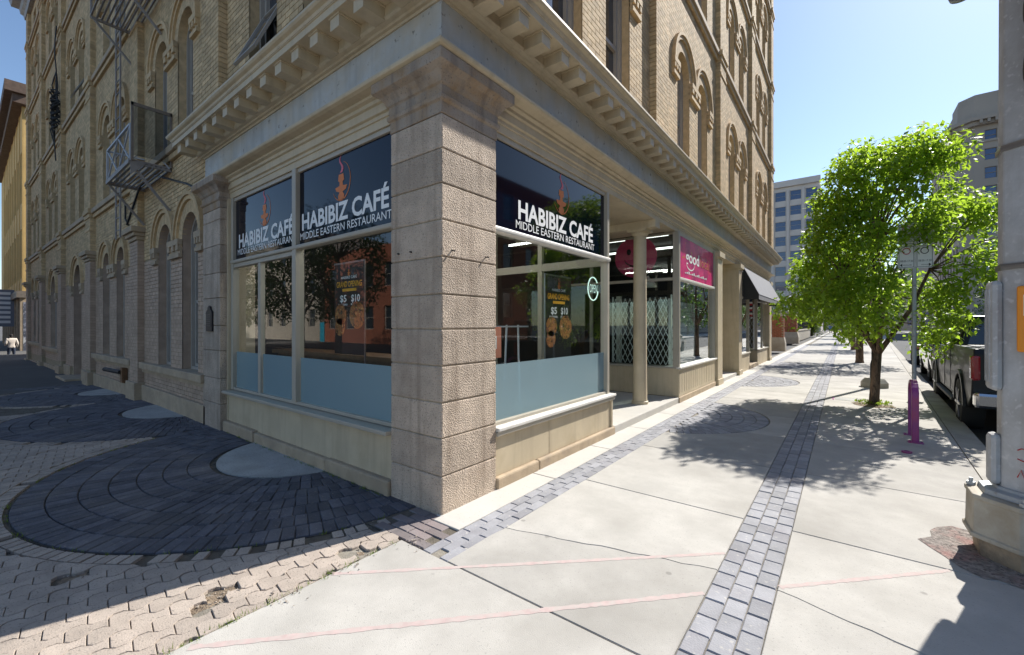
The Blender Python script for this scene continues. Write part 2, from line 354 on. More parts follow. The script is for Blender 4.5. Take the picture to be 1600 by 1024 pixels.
g = MB(); g.add([(x, y, gz(x) + .0) for y in (-20, -15) for x in xs], [(i, i + 1, len(xs) + i + 1, len(xs) + i) for i in range(len(xs) - 1)])
struct('far_pavement', g, 'concrete')
# beds under the pavers
g = MB()
xb = [-70, -37, -30, -25, -20, -15, -8, .06]
g.add([(x, y, gz(x) - .022) for y in (-7, .4) for x in xb], [(i, i + 1, len(xb) + i + 1, len(xb) + i) for i in range(len(xb) - 1)])
plaza = struct('plaza_pavement', g, 'bedmid')
g = MB(); nn = 24; yb = [-7 + 6.2 * i for i in range(nn)]
g.add([(-.2, y, -.016) for y in yb] + [(xk(max(y, -1)) - .14, y, -.016) for y in yb], [(i, i + 1, nn + i + 1, nn + i) for i in range(nn - 1)])
walk = struct('sidewalk', g, 'bedlight')
# kerb stones
kerb = None; y = -1.0; g0 = MB()
g0.box(-.14, .14, 0, .01, -.3, -.02)
kerb = struct('kerb', g0, 'kerb', org=(3.755, -6.9, 0))
random.seed(3)
y = -7.0
while y < 60:
    L = 1.5; a, b = y + .004, y + L - .004
    m = MB(); pr = [(-.135, -.25), (.14, -.25), (.14, -.02), (.12, 0.0), (-.135, .002)]
    m.prism(pr, lambda p, q, k, a=a, b=b: (xk(b if k else a) + p, b if k else a, q))
    build('kerb_stone', m, 'kerb', kerb); y += L
m = MB()
for i in range(10):
    a = 60 + i * 7.0; m.prism([(-.135, -.25), (.14, -.25), (.14, -.02), (.12, 0.0), (-.135, .002)], lambda p, q, k, a=a: (xk(a + 7 * k) + p, a + 7 * k, q))
build('kerb_run', m, 'kerb', kerb)
m = MB()
for i in range(len(xs) - 1): m.prism([(-7.3, -.25), (-7.0, -.25), (-7.0, .002), (-7.28, .0)], lambda p, q, k, i=i: (xs[i + k], p, gz(xs[i + k]) + q))
build('kerb_run', m, 'kerb', kerb)

# --- concrete slabs of the sidewalk (grooved joints, a few cracks as real gaps)
def slab(pts, m='concrete', z=0., parent=None, name='slab', th=.05):
    mb = MB(); n = len(pts); c = .006
    cx_ = sum(p[0] for p in pts) / n; cy_ = sum(p[1] for p in pts) / n
    ins = [(x + (cx_ - x) * c / max(.2, math.hypot(cx_ - x, cy_ - y)), y + (cy_ - y) * c / max(.2, math.hypot(cx_ - x, cy_ - y))) for x, y in pts]
    mb.add([(x, y, z - th) for x, y in pts] + [(x, y, z - .005) for x, y in pts] + [(x, y, z) for x, y in ins],
           [(i, (i + 1) % n, n + (i + 1) % n, n + i) for i in range(n)] + [(n + i, n + (i + 1) % n, 2 * n + (i + 1) % n, 2 * n + i) for i in range(n)] + [tuple(range(2 * n, 3 * n))])
    return build(name, mb, m, parent if parent else walk)
random.seed(5)
FAN_R = [(.12, 5.6, 1.62), (.12, 11.7, 1.62), (.12, 17.8, 1.62)]
def jit(a, b, n, amp, seed):
    r = random.Random(seed); out = []
    for i in range(n + 1):
        t = i / n; k = 0 if i in (0, n) else 1
        out.append((a[0] + (b[0] - a[0]) * t + k * r.uniform(-amp, amp), a[1] + (b[1] - a[1]) * t + k * r.uniform(-amp, amp)))
    return out
JT = [-6.9, -4.3, -2.4, -.46, 1.51, 3.13]
yy = 3.13
while yy < 128: yy += 1.62 if yy < 40 else 6; JT.append(yy)
gp = .004
def clipfan(x0, y0, x1, y1):         # slab outline with the fans bitten out of its building side
    pts = [(x0, y0), (x1, y0), (x1, y1), (x0, y1)]
    edge = []
    for k in range(25):
        y = y1 + (y0 - y1) * k / 24; x = x0
        for fx, fy, fr in FAN_R:
            if abs(y - fy) < fr: x = max(x, fx + math.sqrt(fr * fr - (y - fy) ** 2) + gp)
        edge.append((min(x, x1 - .05), y))
    if max(e[0] for e in edge) > x0 + .01: return [(x1, y0), (x1, y1)] + edge
    return pts
for i in range(len(JT) - 1):
    a, b = JT[i] + gp, JT[i + 1] - gp
    if b < -.4:                        # the open corner before the building
        slab([(.062, a), (2.04 - gp, a), (2.04 - gp, b), (.062, b)])
    elif i == JT.index(-.46):
        cr = jit((.56, .165), (2.04 - gp, .57), 14, .012, 4); cw = .004
        slab([(.5, a), (2.04 - gp, a)] + [(x, y - cw) for x, y in reversed(cr)])
        slab([(x, y + cw) for x, y in cr] + [(2.04 - gp, b), (.56, b)])
    else:
        slab(clipfan(.56, a, 2.04 - gp, b))
    xe = lambda y: xk(y) - .142
    if i == JT.index(-.46):
        cr = jit((2.376, .56), (xe(.3), .25), 12, .012, 9); cw = .004
        slab([(2.376, a), (xe(a), a)] + [(x, y - cw) for x, y in reversed(cr)])
        slab([(x, y + cw) for x, y in cr] + [(xe(b), b), (2.376, b)])
    elif 3.0 < a < 30 and (i % 2):
        slab([(2.376, a), (xe(a), a), (xe(b), b), (2.376, b)])
    else: slab([(2.376, a), (xe(a), a), (xe(b), b), (2.376, b)])
# concrete band against the building
y = -.02
while y < 28:
    b = min(y + 1.35, 28); slab([(-.05, y + gp), (.296, y + gp), (.296, b - gp), (-.05, b - gp)], 'concrete2', .002); y = b
slab([(-.05, 28.01), (.296, 28.01), (.296, 128), (-.05, 128)], 'concrete2', .002)
# spray painted survey lines
def ribbon(name, a, b, wd, z=.0012):
    r = random.Random(2); n = 90; d = Vector((b[0] - a[0], b[1] - a[1], 0)).normalized(); e = Vector((-d.y, d.x, 0))
    mb = MB(); vs = []
    for i in range(n + 1):
        t = i / n; p = Vector((a[0] + (b[0] - a[0]) * t, a[1] + (b[1] - a[1]) * t, z)); q = wd * r.uniform(.6, 1.1)
        vs += [tuple(p + e * q / 2), tuple(p - e * q / 2)]
    mb.add(vs, [(2 * i, 2 * i + 1, 2 * i + 3, 2 * i + 2) for i in range(n)])
    return build(name, mb, 'pinkpaint')
tag(ribbon('spray_line', (.10, -1.80), (2.03, .25), .042), 'lower faded pink survey line sprayed across the concrete and brick strip', 'paint line')
tag(ribbon('spray_line', (2.385, .60), (3.25, 1.5), .038), 'faded pink survey line running from brick strip to signal pole base', 'paint line')
tag(ribbon('spray_line', (.07, -1.02), (2.03, .82), .036), 'upper faint pink survey line crossing the corner slabs', 'paint line')

# --- brick pieces: first N as objects, rest joined
BRK = {}
def unit_brick(key, sx, sy, sz, m, c=.006):
    if key not in BRK:
        mb = MB(); a, b = sx / 2, sy / 2
        mb.add([(x, y, z) for z, i in ((-sz, 0), (-c, 0), (0, c)) for x, y in ((-a + i, -b + i), (a - i, -b + i), (a - i, b - i), (-a + i, b - i))],
               [(j * 4 + k, j * 4 + (k + 1) % 4, j * 4 + 4 + (k + 1) % 4, j * 4 + 4 + k) for j in (0, 1) for k in range(4)] + [(8, 9, 10, 11)])
        me = bpy.data.meshes.new(key); me.from_pydata(mb.v, [], mb.f); me.materials.append(MT[m]); BRK[key] = me
    return BRK[key]
def strew(parent, name, key, dims, m, items, limit=300):
    """items: (x,y,z,rz,tilt)"""
    items = sorted(items, key=lambda t: (Vector(t[:3]) - CAM).length)
    me = unit_brick(key, *dims, m); base = ORG[parent.name]
    for x, y, z, rz, tl in items[:limit]:
        o = new(name, me, parent, (x - base[0], y - base[1], z - base[2])); o.rotation_euler = (tl, tl * .7, rz)
    if items[limit:]:
        mb = MB(); vs0 = [v.co.copy() for v in me.vertices]; fs0 = [tuple(p.vertices) for p in me.polygons]
        for x, y, z, rz, tl in items[limit:]:
            c, s = math.cos(rz), math.sin(rz); mb.add([(x + v.x * c - v.y * s, y + v.x * s + v.y * c, z + v.z) for v in vs0], fs0)
        build(name + '_field', mb, m, parent, kind='stuff', recalc=False)
random.seed(21)
def paving_thing(name): # strips belong to the sidewalk as its pieces
    return walk
strip = struct('brick_strip', MB().box(2.04, 2.372, -4, 110, -.06, -.012), 'bedlight')
its = []
for r in range(3):
    x = 2.04 + .055 + .111 * r; y = -4 + .086 * (r % 2)
    while y < 70:
        its.append((x + random.uniform(-.002, .002), y, random.uniform(-.0025, .003), random.uniform(-.012, .012), random.uniform(-.006, .006))); y += .172
strew(strip, 'paving_brick', 'stripbrick', (.106, .166, .05), 'stripbrick', its)
strip2 = struct('wall_brick_strip', MB().box(.297, .556, -.46, 60, -.06, -.012), 'bedlight')
its = []
for r in range(3):
    x = .297 + .043 + .0865 * r; y = -.36 + .1 * (r % 2)
    while y < 40:
        its.append((x, y, random.uniform(-.002, .002), random.uniform(-.008, .008), random.uniform(-.005, .005))); y += .205
strew(strip2, 'paving_brick', 'stripbrick2', (.082, .2, .05), 'stripbrick', its)
corner_patch = struct('corner_brick_patch', MB().box(-.62, .296, -.455, -.004, -.06, -.012), 'bedmid')
its = []
for r in range(5):
    yy_ = -.052 - .0885 * r; x = .195 - .1 * (r % 2)
    while x > -.62:
        if math.hypot(x - .08 + 2.80, yy_ - .22) > 2.50 and not (x > .02 and r == 0): its.append((x, yy_, random.uniform(-.003, .002), 1.5708 + random.uniform(-.01, .01), random.uniform(-.008, .008)))
        x -= .203
strew(corner_patch, 'paving_brick', 'cornerbrick', (.084, .198, .05), 'cornermix', its)
build('corner_block', MB().box(.0, .293, -.093, -.006, -.05, .003), 'concrete2', corner_patch, bevel=.006)
# --- fans of dark brick
def fan(parent, cx, cy, r0, r1, nr, ok, key, m='darkbrick', seed=1, lim=300, zf=lambda x: 0.):
    rr = random.Random(seed); its = []; dr = (r1 - r0) / nr
    for k in range(nr):
        r = r0 + dr * (k + .5); n = int(2 * math.pi * r / .098)
        for j in range(n):
            t = 2 * math.pi * j / n + k * .37; x = cx + r * math.cos(t); y = cy + r * math.sin(t)
            if ok(x, y): its.append((x, y, zf(x) + rr.uniform(-.004, .003), t + rr.uniform(-.02, .02), rr.uniform(-.012, .012)))
    strew(parent, 'fan_brick', key, (dr - .008, .0945, .05), m, its, lim)
FC = [(-2.80, .22), (-7.50, .22), (-12.2, .2), (-16.9, .1), (-21.6, 0), (-26.3, 0)]
FR = 2.48
def infan(x, y, m=0.): return any(math.hypot(x - a, y - b) < FR + m for a, b in FC)
for i, (a, b) in enumerate(FC):
    f_ = struct('brick_fan', MB().prism([(a + (FR + .01) * math.cos(t * .1309), b + (FR + .01) * math.sin(t * .1309)) for t in range(48)], lambda p, q, k: (p, min(q, .3), gz(p) - .05 + .033 * k)), 'bed')
    f_.name = 'brick_fan'
    def ok(x, y, i=i): return y < .06 and x < -.06 and all(math.hypot(x - FC[j][0], y - FC[j][1]) > FR + .02 for j in range(i))
    fan(f_, a, b, 1.0, FR, 7, ok, 'fanb', seed=i, lim=300 if i < 2 else 0, zf=gz)
    # pale concrete pad at the fan's centre
    pts = [(a + .02 + .98 * math.cos(t), b + .03 + .98 * math.sin(t)) for t in [math.pi * 1.0 + k * math.pi / 36 for k in range(37)]]
    pts = [(x, y) for x, y in pts if y < .05] 
    mb = MB(); mb.prism(pts, lambda p, q, k: (p, q, gz(p) - .05 + .052 * k)); build('concrete_pad', mb, 'pad', f_)
    # soldier edging of lighter pavers
    if i < 3:
        mb = MB(); rr = random.Random(i)
        for k in range(90):
            t = math.pi + k * math.pi / 90; t2 = t + math.pi / 90 - .006
            x, y = a + (FR + .08) * math.cos(t), b + (FR + .08) * math.sin(t)
            if y > -.1 or x > -.3 or any(math.hypot(x - FC[j][0], y - FC[j][1]) < FR + .05 for j in range(len(FC)) if j != i) or rr.random() < .12: continue
            z = gz(x) + rr.uniform(-.004, .002)
            mb.prism([(r * math.cos(q) + a, r * math.sin(q) + b) for r, q in ((FR + .035, t), (FR + .14, t), (FR + .14, t2), (FR + .035, t2))], lambda p, q, k, z=z: (p, q, z - .05 + .05 * k))
        if mb.v: build('edging', mb, 'paver', f_)
for i, (a, b, r) in enumerate(FAN_R):
    f_ = struct('brick_fan', MB().prism([(a + r * math.cos(t), b + r * math.sin(t)) for t in [-1.28 + .1 * k for k in range(26)]], lambda p, q, k: (p, q, -.04 + .026 * k)), 'bedlight')
    fan(f_, a, b, .5, r - .02, 6, lambda x, y: x > .556 + .02, 'fanr', 'stripbrick', 40 + i, 300 if i == 0 else 120)
# --- wavy interlocking pavers of the plaza
PA, PW, PAMP = .168, .106, .0185
def paver_mesh():
    n = 8; top = []; bot = []; e = .002
    for i in range(n + 1):
        x = -PA / 2 + PA * i / n; tri = math.sin(2 * math.pi * x / PA); s = max(-1, min(1, tri * 1.6))
        xx = max(-PA / 2 + e, min(PA / 2 - e, x))
        skew = .012 * (1 if i in (0, n) else 0)
        top.append((xx, PW / 2 - PAMP * s - e * 1.15)); bot.append((xx, -PW / 2 + PAMP * s + e * 1.15))
    out = bot + top[::-1]; N = len(out)
    mb = MB(); c = .965
    mb.add([(x, y, -.05) for x, y in out] + [(x, y, -.0035) for x, y in out] + [(x * c, y * c, 0) for x, y in out],
           [(i, (i + 1) % N, N + (i + 1) % N, N + i) for i in range(N)] + [(N + i, N + (i + 1) % N, 2 * N + (i + 1) % N, 2 * N + i) for i in range(N)] + [tuple(range(2 * N, 3 * N))])
    me = bpy.data.meshes.new('wavy_paver'); me.from_pydata(mb.v, [], mb.f); me.materials.append(MT['paver']); return me
BRK['wavy'] = paver_mesh()
ang = R_(82); ca, sa = math.cos(ang), math.sin(ang); its = []; cut = []; rr = random.Random(8)
MISSING = [(-.23, -1.62), (-.03, -.75), (-.27, -1.50), (-1.2, -2.05)]
POUT = [(v.co.x, v.co.y) for v in list(BRK['wavy'].vertices)[:18]]
def clampfan(x, y):
    for a, b in FC:
        d = math.hypot(x - a, y - b)
        if d < FR + .15: x, y = a + (x - a) / d * (FR + .15), b + (y - b) / d * (FR + .15)
    return min(x, .056), min(y, -.03)
for r in range(-170, 60):
    for c in range(-18, 26):
        a = c * PA + (PA / 2 if r % 2 else 0); b = r * PW
        x, y = -3 + a * ca - b * sa, -2.5 + a * sa + b * ca
        if x > .16 or y > .05 or y < -4.2 or x < -17: continue
        if infan(x, y, .08) or (x > -.55 and y > -.44): continue
        if any(math.hypot(x - p, y - q) < .075 for p, q in MISSING): continue
        if infan(x, y, .26) or x > -.06 or y > -.14:
            P0 = [(x + p * ca - q * sa, y + p * sa + q * ca) for p, q in POUT]; P1 = [clampfan(*p) for p in P0]
            if max(math.hypot(p[0] - q[0], p[1] - q[1]) for p, q in zip(P0, P1)) > 1e-4:
                ar = abs(sum(P1[i][0] * P1[(i + 1) % 18][1] - P1[(i + 1) % 18][0] * P1[i][1] for i in range(18))) / 2
                if ar > .003 and y > -4: cut.append((P1, x, y, rr.uniform(-.004, .002)))
                continue
        its.append((x, y, gz(x) + rr.uniform(-.004, .003), ang + rr.uniform(-.01, .01), rr.uniform(-.012, .012)))
strew(plaza, 'wavy_paver', 'wavy', (0, 0, 0), 'paver', its, 240)
cut.sort(key=lambda t: math.hypot(t[1] - CAM.x, t[2] - CAM.y)); rest = MB()
for i, (P1, x, y, dz) in enumerate(cut):
    mb = MB() if i < 60 else rest; cx_ = sum(p[0] for p in P1) / 18; cy_ = sum(p[1] for p in P1) / 18
    z = gz(x) + dz
    mb.add([(p, q, z - .05) for p, q in P1] + [(p, q, z - .004) for p, q in P1] + [(cx_ + (p - cx_) * .965, cy_ + (q - cy_) * .965, z) for p, q in P1],
           [(k, (k + 1) % 18, 18 + (k + 1) % 18, 18 + k) for k in range(18)] + [(18 + k, 18 + (k + 1) % 18, 36 + (k + 1) % 18, 36 + k) for k in range(18)] + [tuple(range(36, 54))])
    if i < 60: build('cut_paver', mb, 'paver', plaza, recalc=False)
if rest.v: build('cut_paver_field', rest, 'paver', plaza, recalc=False, kind='stuff')
m = MB(); m.add([(x, y, gz(x) - .004) for y in (-7, -4.2) for x in xb], [(i, i + 1, len(xb) + i + 1, len(xb) + i) for i in range(len(xb) - 1)])
build('outer_paving', m, 'paver', plaza)
m = MB(); xq = [-70, -37, -30, -22, -17]; m.add([(x, y, gz(x) - .006) for y in (-4.2, .3) for x in xq], [(i, i + 1, 5 + i + 1, 5 + i) for i in range(4)])
build('outer_paving', m, 'darkbrick', plaza)
# rubble and grit in broken places and joints
mb = MB(); rr = random.Random(4)
spots = MISSING + [(.03, -.95), (.05, -1.3), (-.6, -1.35), (-.4, -1.0), (-.9, -1.7), (.2, -.44), (-.35, -.55), (-1.2, -.35)]
for k in range(420):
    p = rr.choice(spots); s = rr.uniform(.003, .013); x = p[0] + rr.gauss(0, .07); y = p[1] + rr.gauss(0, .06); z = (-.018 if rr.random() < .8 else .002)
    if x > .055: z = .001
    vs = [(x + rr.uniform(-s, s), y + rr.uniform(-s, s), z + rr.uniform(0, s)) for _ in range(5)]
    mb.add(vs, [(0, 1, 2), (0, 1, 3), (1, 2, 3), (0, 2, 4), (2, 3, 4), (1, 3, 4)])
o = build('rubble', mb, 'rubble'); o['kind'] = 'stuff'; o['label'] = 'loose broken grit in the damaged pavers'; o['category'] = 'rubble'
mb = MB()
for p in MISSING[:4]:
    n = 14; mb.add([(p[0], p[1], gz(p[0]) - .014)] + [(p[0] + rr.uniform(.08, .13) * math.cos(t * 6.283 / n), p[1] + rr.uniform(.07, .11) * math.sin(t * 6.283 / n), gz(p[0]) - .021) for t in range(n)], [(0, 1 + i, 1 + (i + 1) % n) for i in range(n)])
build('dirt_patch', mb, 'dirt', plaza, recalc=False)

wd0 = MB(); rr = random.Random(44)
def blade(mb, x, y, z, r):
    a = r.uniform(0, 6.283); h = r.uniform(.012, .04); w_ = .003; t = r.uniform(.2, .9)
    mb.add([(x - w_ * math.sin(a), y + w_ * math.cos(a), z), (x + w_ * math.sin(a), y - w_ * math.cos(a), z), (x + h * t * math.cos(a), y + h * t * math.sin(a), z + h)], [(0, 1, 2)])
for k in range(90):
    t = rr.uniform(math.pi * 1.12, math.pi * 1.93); x, y = FC[0][0] + (FR + .02) * math.cos(t), FC[0][1] + (FR + .02) * math.sin(t)
    if rr.random() < .5: x, y = rr.uniform(.045, .07), rr.uniform(-2, -.45)
    for j in range(7): blade(wd0, x + rr.gauss(0, .012), y + rr.gauss(0, .012), -.012, rr)
for k in range(60):
    x = rr.uniform(-4.7, -.75)
    for j in range(6): blade(wd0, x + rr.gauss(0, .02), -.05 - abs(rr.gauss(0, .012)), -.005, rr)
o = build('joint_weeds', wd0, 'bushleaf', recalc=False); o['kind'] = 'stuff'; o['label'] = 'tiny weeds growing in the paving joints'; o['category'] = 'weeds'

# ================================================================== CORNER BUILDING
B = thing('corner_building', 'tall buff brick corner building with stone corner pier and ground floor shops', 'building', (0, 0, 0))
BR = []                                     # every wall brick: (kind, frame, u0,u1,v0,v1,z0,z1)
CH, BL = .076, .225
def bricks(kind, fr, u0, u1, z0, z1, v0, v1, ops=()):
    k = 0; z = z0
    while z < z1 - .03:
        zt = min(z + CH - .010, z1); zm = (z + zt) / 2
        ex = []
        for uc, w, zs, zp, arch, ring in ops:
            if zm < zs - .02: continue
            if zm <= zp: ex.append((uc - w / 2, uc + w / 2))
            elif arch:
                r = w / 2 + ring; d = zm - zp
                if d < r: h = math.sqrt(r * r - d * d); ex.append((uc - h, uc + h))
        u = u0 - (BL / 2 if k % 2 else 0)
        while u < u1:
            segs = [(max(u, u0), min(u + BL - .011, u1))]
            for a, b in ex:
                ns = []
                for p, q in segs:
                    if b <= p or a >= q: ns.append((p, q))
                    else:
                        if a > p: ns.append((p, a))
                        if b < q: ns.append((b, q))
                segs = ns
            for p, q in segs:
                if q - p > .02: BR.append((kind, fr, p, q, v0, v1, z, zt))
            u += BL
        z += CH; k += 1
def oppts(uc, w, zs, zp, arch, ins=0., n=14):
    h = w / 2 - ins
    pts = [(uc - h, zs + ins), (uc + h, zs + ins)]
    if arch: pts += [(uc + h * math.cos(t), zp + h * math.sin(t)) for t in [math.pi * i / n for i in range(n + 1)]]
    else: pts += [(uc + h, zp - ins), (uc - h, zp - ins)]
    return pts
def ringmesh(mb, fr, A, Bp, v0, v1):         # frame between two outlines
    n = len(A)
    vs = [fr(a, v, b) for v in (v0, v1) for P in (A, Bp) for a, b in P]
    fs = []
    for i in range(n):
        j = (i + 1) % n
        fs += [(i, j, n + j, n + i), (2 * n + i, 2 * n + j, 3 * n + j, 3 * n + i), (i, j, 2 * n + j, 2 * n + i), (n + i, n + j, 3 * n + j, 3 * n + i)]
    mb.add(vs, fs)
def window(fr, uc, w, zs, zp, arch, label=None, rec=.17, opened=False, m='sash'):
    mb = MB(); A = oppts(uc, w, zs, zp, arch); A2 = oppts(uc, w, zs, zp, arch, .055); A3 = oppts(uc, w, zs, zp, arch, .105)
    ringmesh(mb, fr, A, A2, -rec - .06, -rec + .05); ringmesh(mb, fr, A2, A3, -rec - .08, -rec)
    h = w / 2 - .1; zm = zs + (zp - zs) * .52
    if not opened: mb.fbox(fr, uc - h, uc + h, -rec - .07, -rec - .005, zm - .03, zm + .03)
    else: mb.fbox(fr, uc - h, uc + h, -rec - .07, -rec - .005, zs + (zp - zs) * .52, zs + (zp - zs) * .52 + .05)
    o = build('window', mb, m, B)
    P = oppts(uc, w, zs, zp, arch, .09); p = MB(); p.add([fr(a, -rec - .05, b) for a, b in P], [tuple(range(len(P)))])
    build('pane', p, 'glass_up', o)
    if opened:                                  # awning sash swung out
        a = .42; s = MB(); zt = zs + (zp - zs) * .52; L = (zt - zs) * .95
        def tf(u, t, d): return fr(u, -rec + t * math.sin(a) + d * math.cos(a), zt - t * math.cos(a) + d * math.sin(a))
        for u0, u1, t0, t1 in ((uc - h, uc + h, 0, .05), (uc - h, uc + h, L - .05, L), (uc - h, uc - h + .05, .05, L - .05), (uc + h - .05, uc + h, .05, L - .05)):
            s.add([tf(u, t, d) for u in (u0, u1) for t in (t0, t1) for d in (0, .035)], MB.BF)
        build('open_sash', s, m, o)
        s = MB(); s.add([tf(u, t, .015) for u, t in ((uc - h, 0), (uc + h, 0), (uc + h, L), (uc - h, L))], [(0, 1, 2, 3)]); build('pane', s, 'glass_up', o)
    return o
def opening(fr, uc, w, zs, zp, arch, backing, ringmb, v=0., rec=.22, hood=True, trim=None, low=False):
    A = oppts(uc, w, zs, zp, arch); n = len(A)
    jm = MB(); jm.add([fr(a, vv, b) for vv in (v + .012, v - rec - .05) for a, b in A], [(i, (i + 1) % n, n + (i + 1) % n, n + i) for i in range(n)])
    build('window_reveal', jm, 'brick_low' if low else 'brick_arch', B, recalc=False)
    if arch:
        r0, r1 = w / 2, w / 2 + .215; nb = 19
        for i in range(nb):                     # voussoirs
            t0 = math.pi * i / nb + .006; t1 = math.pi * (i + 1) / nb - .006
            ringmb['arch'].prism([(uc + r * math.cos(t), zp + r * math.sin(t)) for r, t in ((r0, t0), (r1, t0), (r1, t1), (r0, t1))], lambda a, b, k, fr=fr, v=v: fr(a, v - .05 + .066 * k, b))
        if hood:
            mbx = MB()
            for (ra, rb, pv) in ((r1 + .005, r1 + .075, .055), (r1 + .075, r1 + .135, .085)):
                N = 18; P = [(uc + rb * math.cos(math.pi * i / N), zp + rb * math.sin(math.pi * i / N)) for i in range(N + 1)] + [(uc + ra * math.cos(math.pi * i / N), zp + ra * math.sin(math.pi * i / N)) for i in range(N, -1, -1)]
                
                vs = [fr(a, vv, b) for vv in (v, v + pv) for a, b in P]; q = len(P)
                fs = [(i, i + 1, q - 2 - i, q - 1 - i) for i in range(N)] + [(q + i, q + i + 1, 2 * q - 2 - i, 2 * q - 1 - i) for i in range(N)] + [(i, (i + 1) % q, q + (i + 1) % q, q + i) for i in range(q)]
                mbx.add(vs, fs)
            build('hood_mould', mbx, 'brick_arch', B)
def corbel(m_, fr, u0, u1, zp, v=0.):           # stepped impost stop under the hood
    mb = MB()
    mb.fbox(fr, u0, u1, v, v + .085, zp - .10, zp + .005); mb.fbox(fr, u0 + .012, u1 - .012, v, v + .045, zp - .26, zp - .10)
    n = 3; wd = (u1 - u0 - .03) / (2 * n - 1)
    for i in range(n): mb.fbox(fr, u0 + .015 + 2 * i * wd, u0 + .015 + (2 * i + 1) * wd, v + .045, v + .08, zp - .2, zp - .10)
    mb.fbox(fr, u0, u1, v, v + .07, zp - .33, zp - .26)
    build('impost_corbel', mb, m_, B)
def piece(name, m, fr, *boxes, bev=.012):
    mb = MB()
    for b_ in boxes: mb.fbox(fr, *b_)
    return build(name, mb, m, B, bevel=bev)

FLOORS = [(5.0, 6.94), (8.86, 10.72), (12.56, 14.40), (15.9, 17.0)]
WW = .86
PB = .13            # pilaster projection
def facade(fr, bays, pils, z0, tag_, floors=FLOORS, skiplow=None, special=None):
    rm = {'jamb': MB(), 'arch': MB(), 'hood': MB()}; back = MB(); trim = MB(); sills = MB()
    for bi, (u0, u1) in enumerate(bays):
        uc = (u0 + u1) / 2; ops = []
        for fi, (zs, zp) in enumerate(floors):
            arch = fi < 3
            for sgn in (-1, 1):
                c = uc + sgn * .775; ops.append((c, WW, zs, zp, arch, .2 if arch else 0))
                opening(fr, c, WW, zs, zp, arch, back, rm)
                op = (fi == 0 and tag_ == 'L' and bi == 0 and sgn == 1) or (fi == 1 and tag_ == 'L' and bi == 3 and sgn == -1)
                window(fr, c, WW, zs, zp, arch, opened=op)
            if arch:
                e = WW / 2 + .005
                for a, b in ((uc - .775 - e - .36, uc - .775 - e), (uc - .775 + e, uc + .775 - e), (uc + .775 + e, uc + .775 + e + .36)): corbel('brick_arch', fr, max(a, u0 + .02), min(b, u1 - .02), zp)
            piece('sill_course', 'trim_low', fr, (u0 + .055, u1 - .055, -.15, .12, zs - .13, zs + .005)); piece('sill_band', 'brick_arch', fr, (u0 + .03, u1 - .03, .014, .075, zs - .24, zs - .132))
        sp = special.get(bi, []) if special else []
        ops2 = ops + sp
        zlo = z0(bi) if callable(z0) else z0
        back.holes(fr, [(u0, zlo), (u1, zlo), (u1, 17.7), (u0, 17.7)], [oppts(*o_[:5]) for o_ in ops2], 0.)
        bricks('up', fr, u0, u1, max(zlo, 3.05), 17.6, 0, .012, ops2)
        if zlo < 3: bricks('low', fr, u0, u1, zlo + .9, 3.03, 0, .012, ops2)
    for u0, u1 in pils:
        zlo = 4.62 if skiplow and skiplow(u0) else -.7
        back.fbox(fr, u0 + .012, u1 - .012, -.05, PB - .012, zlo, 17.7)
        if zlo > 0: bricks('up', fr, u0, u1, 4.62, 17.6, -.02, PB)
        else:
            bricks('up', fr, u0, u1, 3.78, 17.6, -.02, PB); bricks('low', fr, u0, u1, .3, 3.5, -.02, PB)
        for zs, zp in floors:                   # belts wrapped round the pilasters
            piece('pilaster_belt', 'brick_arch', fr, (u0 - .05, u1 + .05, -.02, PB + .06, zs - .12, zs + .02), (u0 - .02, u1 + .02, -.02, PB + .03, zs - .24, zs - .121))
            if zs > 6 or zlo < 0: piece('pilaster_band', 'brick_arch', fr, (u0 - .015, u1 + .015, -.02, PB + .02, zs - .62, zs - .54))
    build('mortar_wall', back, 'mortar', B, recalc=False)
    build('voussoir_field', rm['arch'], 'brick_arch', B, kind='stuff')
# right facade: four bays above the cornice
facade(RF, [(.7, 4.9), (5.55, 9.8), (10.45, 14.75), (15.4, 19.9)], [(.0 + .012, .7), (4.9, 5.55), (9.8, 10.45), (14.75, 15.4), (19.9, 20.6)], 4.62, 'R', skiplow=lambda u: True)
# left facade: corner bay above the shop, then five bays down to the pavement
LP = [(.013, .7), (4.75, 5.45), (9.6, 10.29), (14.7, 15.4), (19.8, 20.5), (24.9, 25.6), (29.9, 30.6)]
LB_ = [(.7, 4.75), (5.45, 9.6), (10.31, 14.7), (15.4, 19.8), (20.5, 24.9), (25.6, 29.9)]
def pair(c, w=.86, zs=.80, zp=3.2): return [(c - .775, w, zs, zp, True, .2), (c + .775, w, zs, zp, True, .2)]
SP = {1: pair(7.27), 2: pair(12.55, .8), 3: [(17.5, 1.35, gz(-17.5) + .12, 2.95, True, .2)], 4: [(22.6, 1.5, .7, 2.85, True, .2)], 5: pair(27.7, .8)}
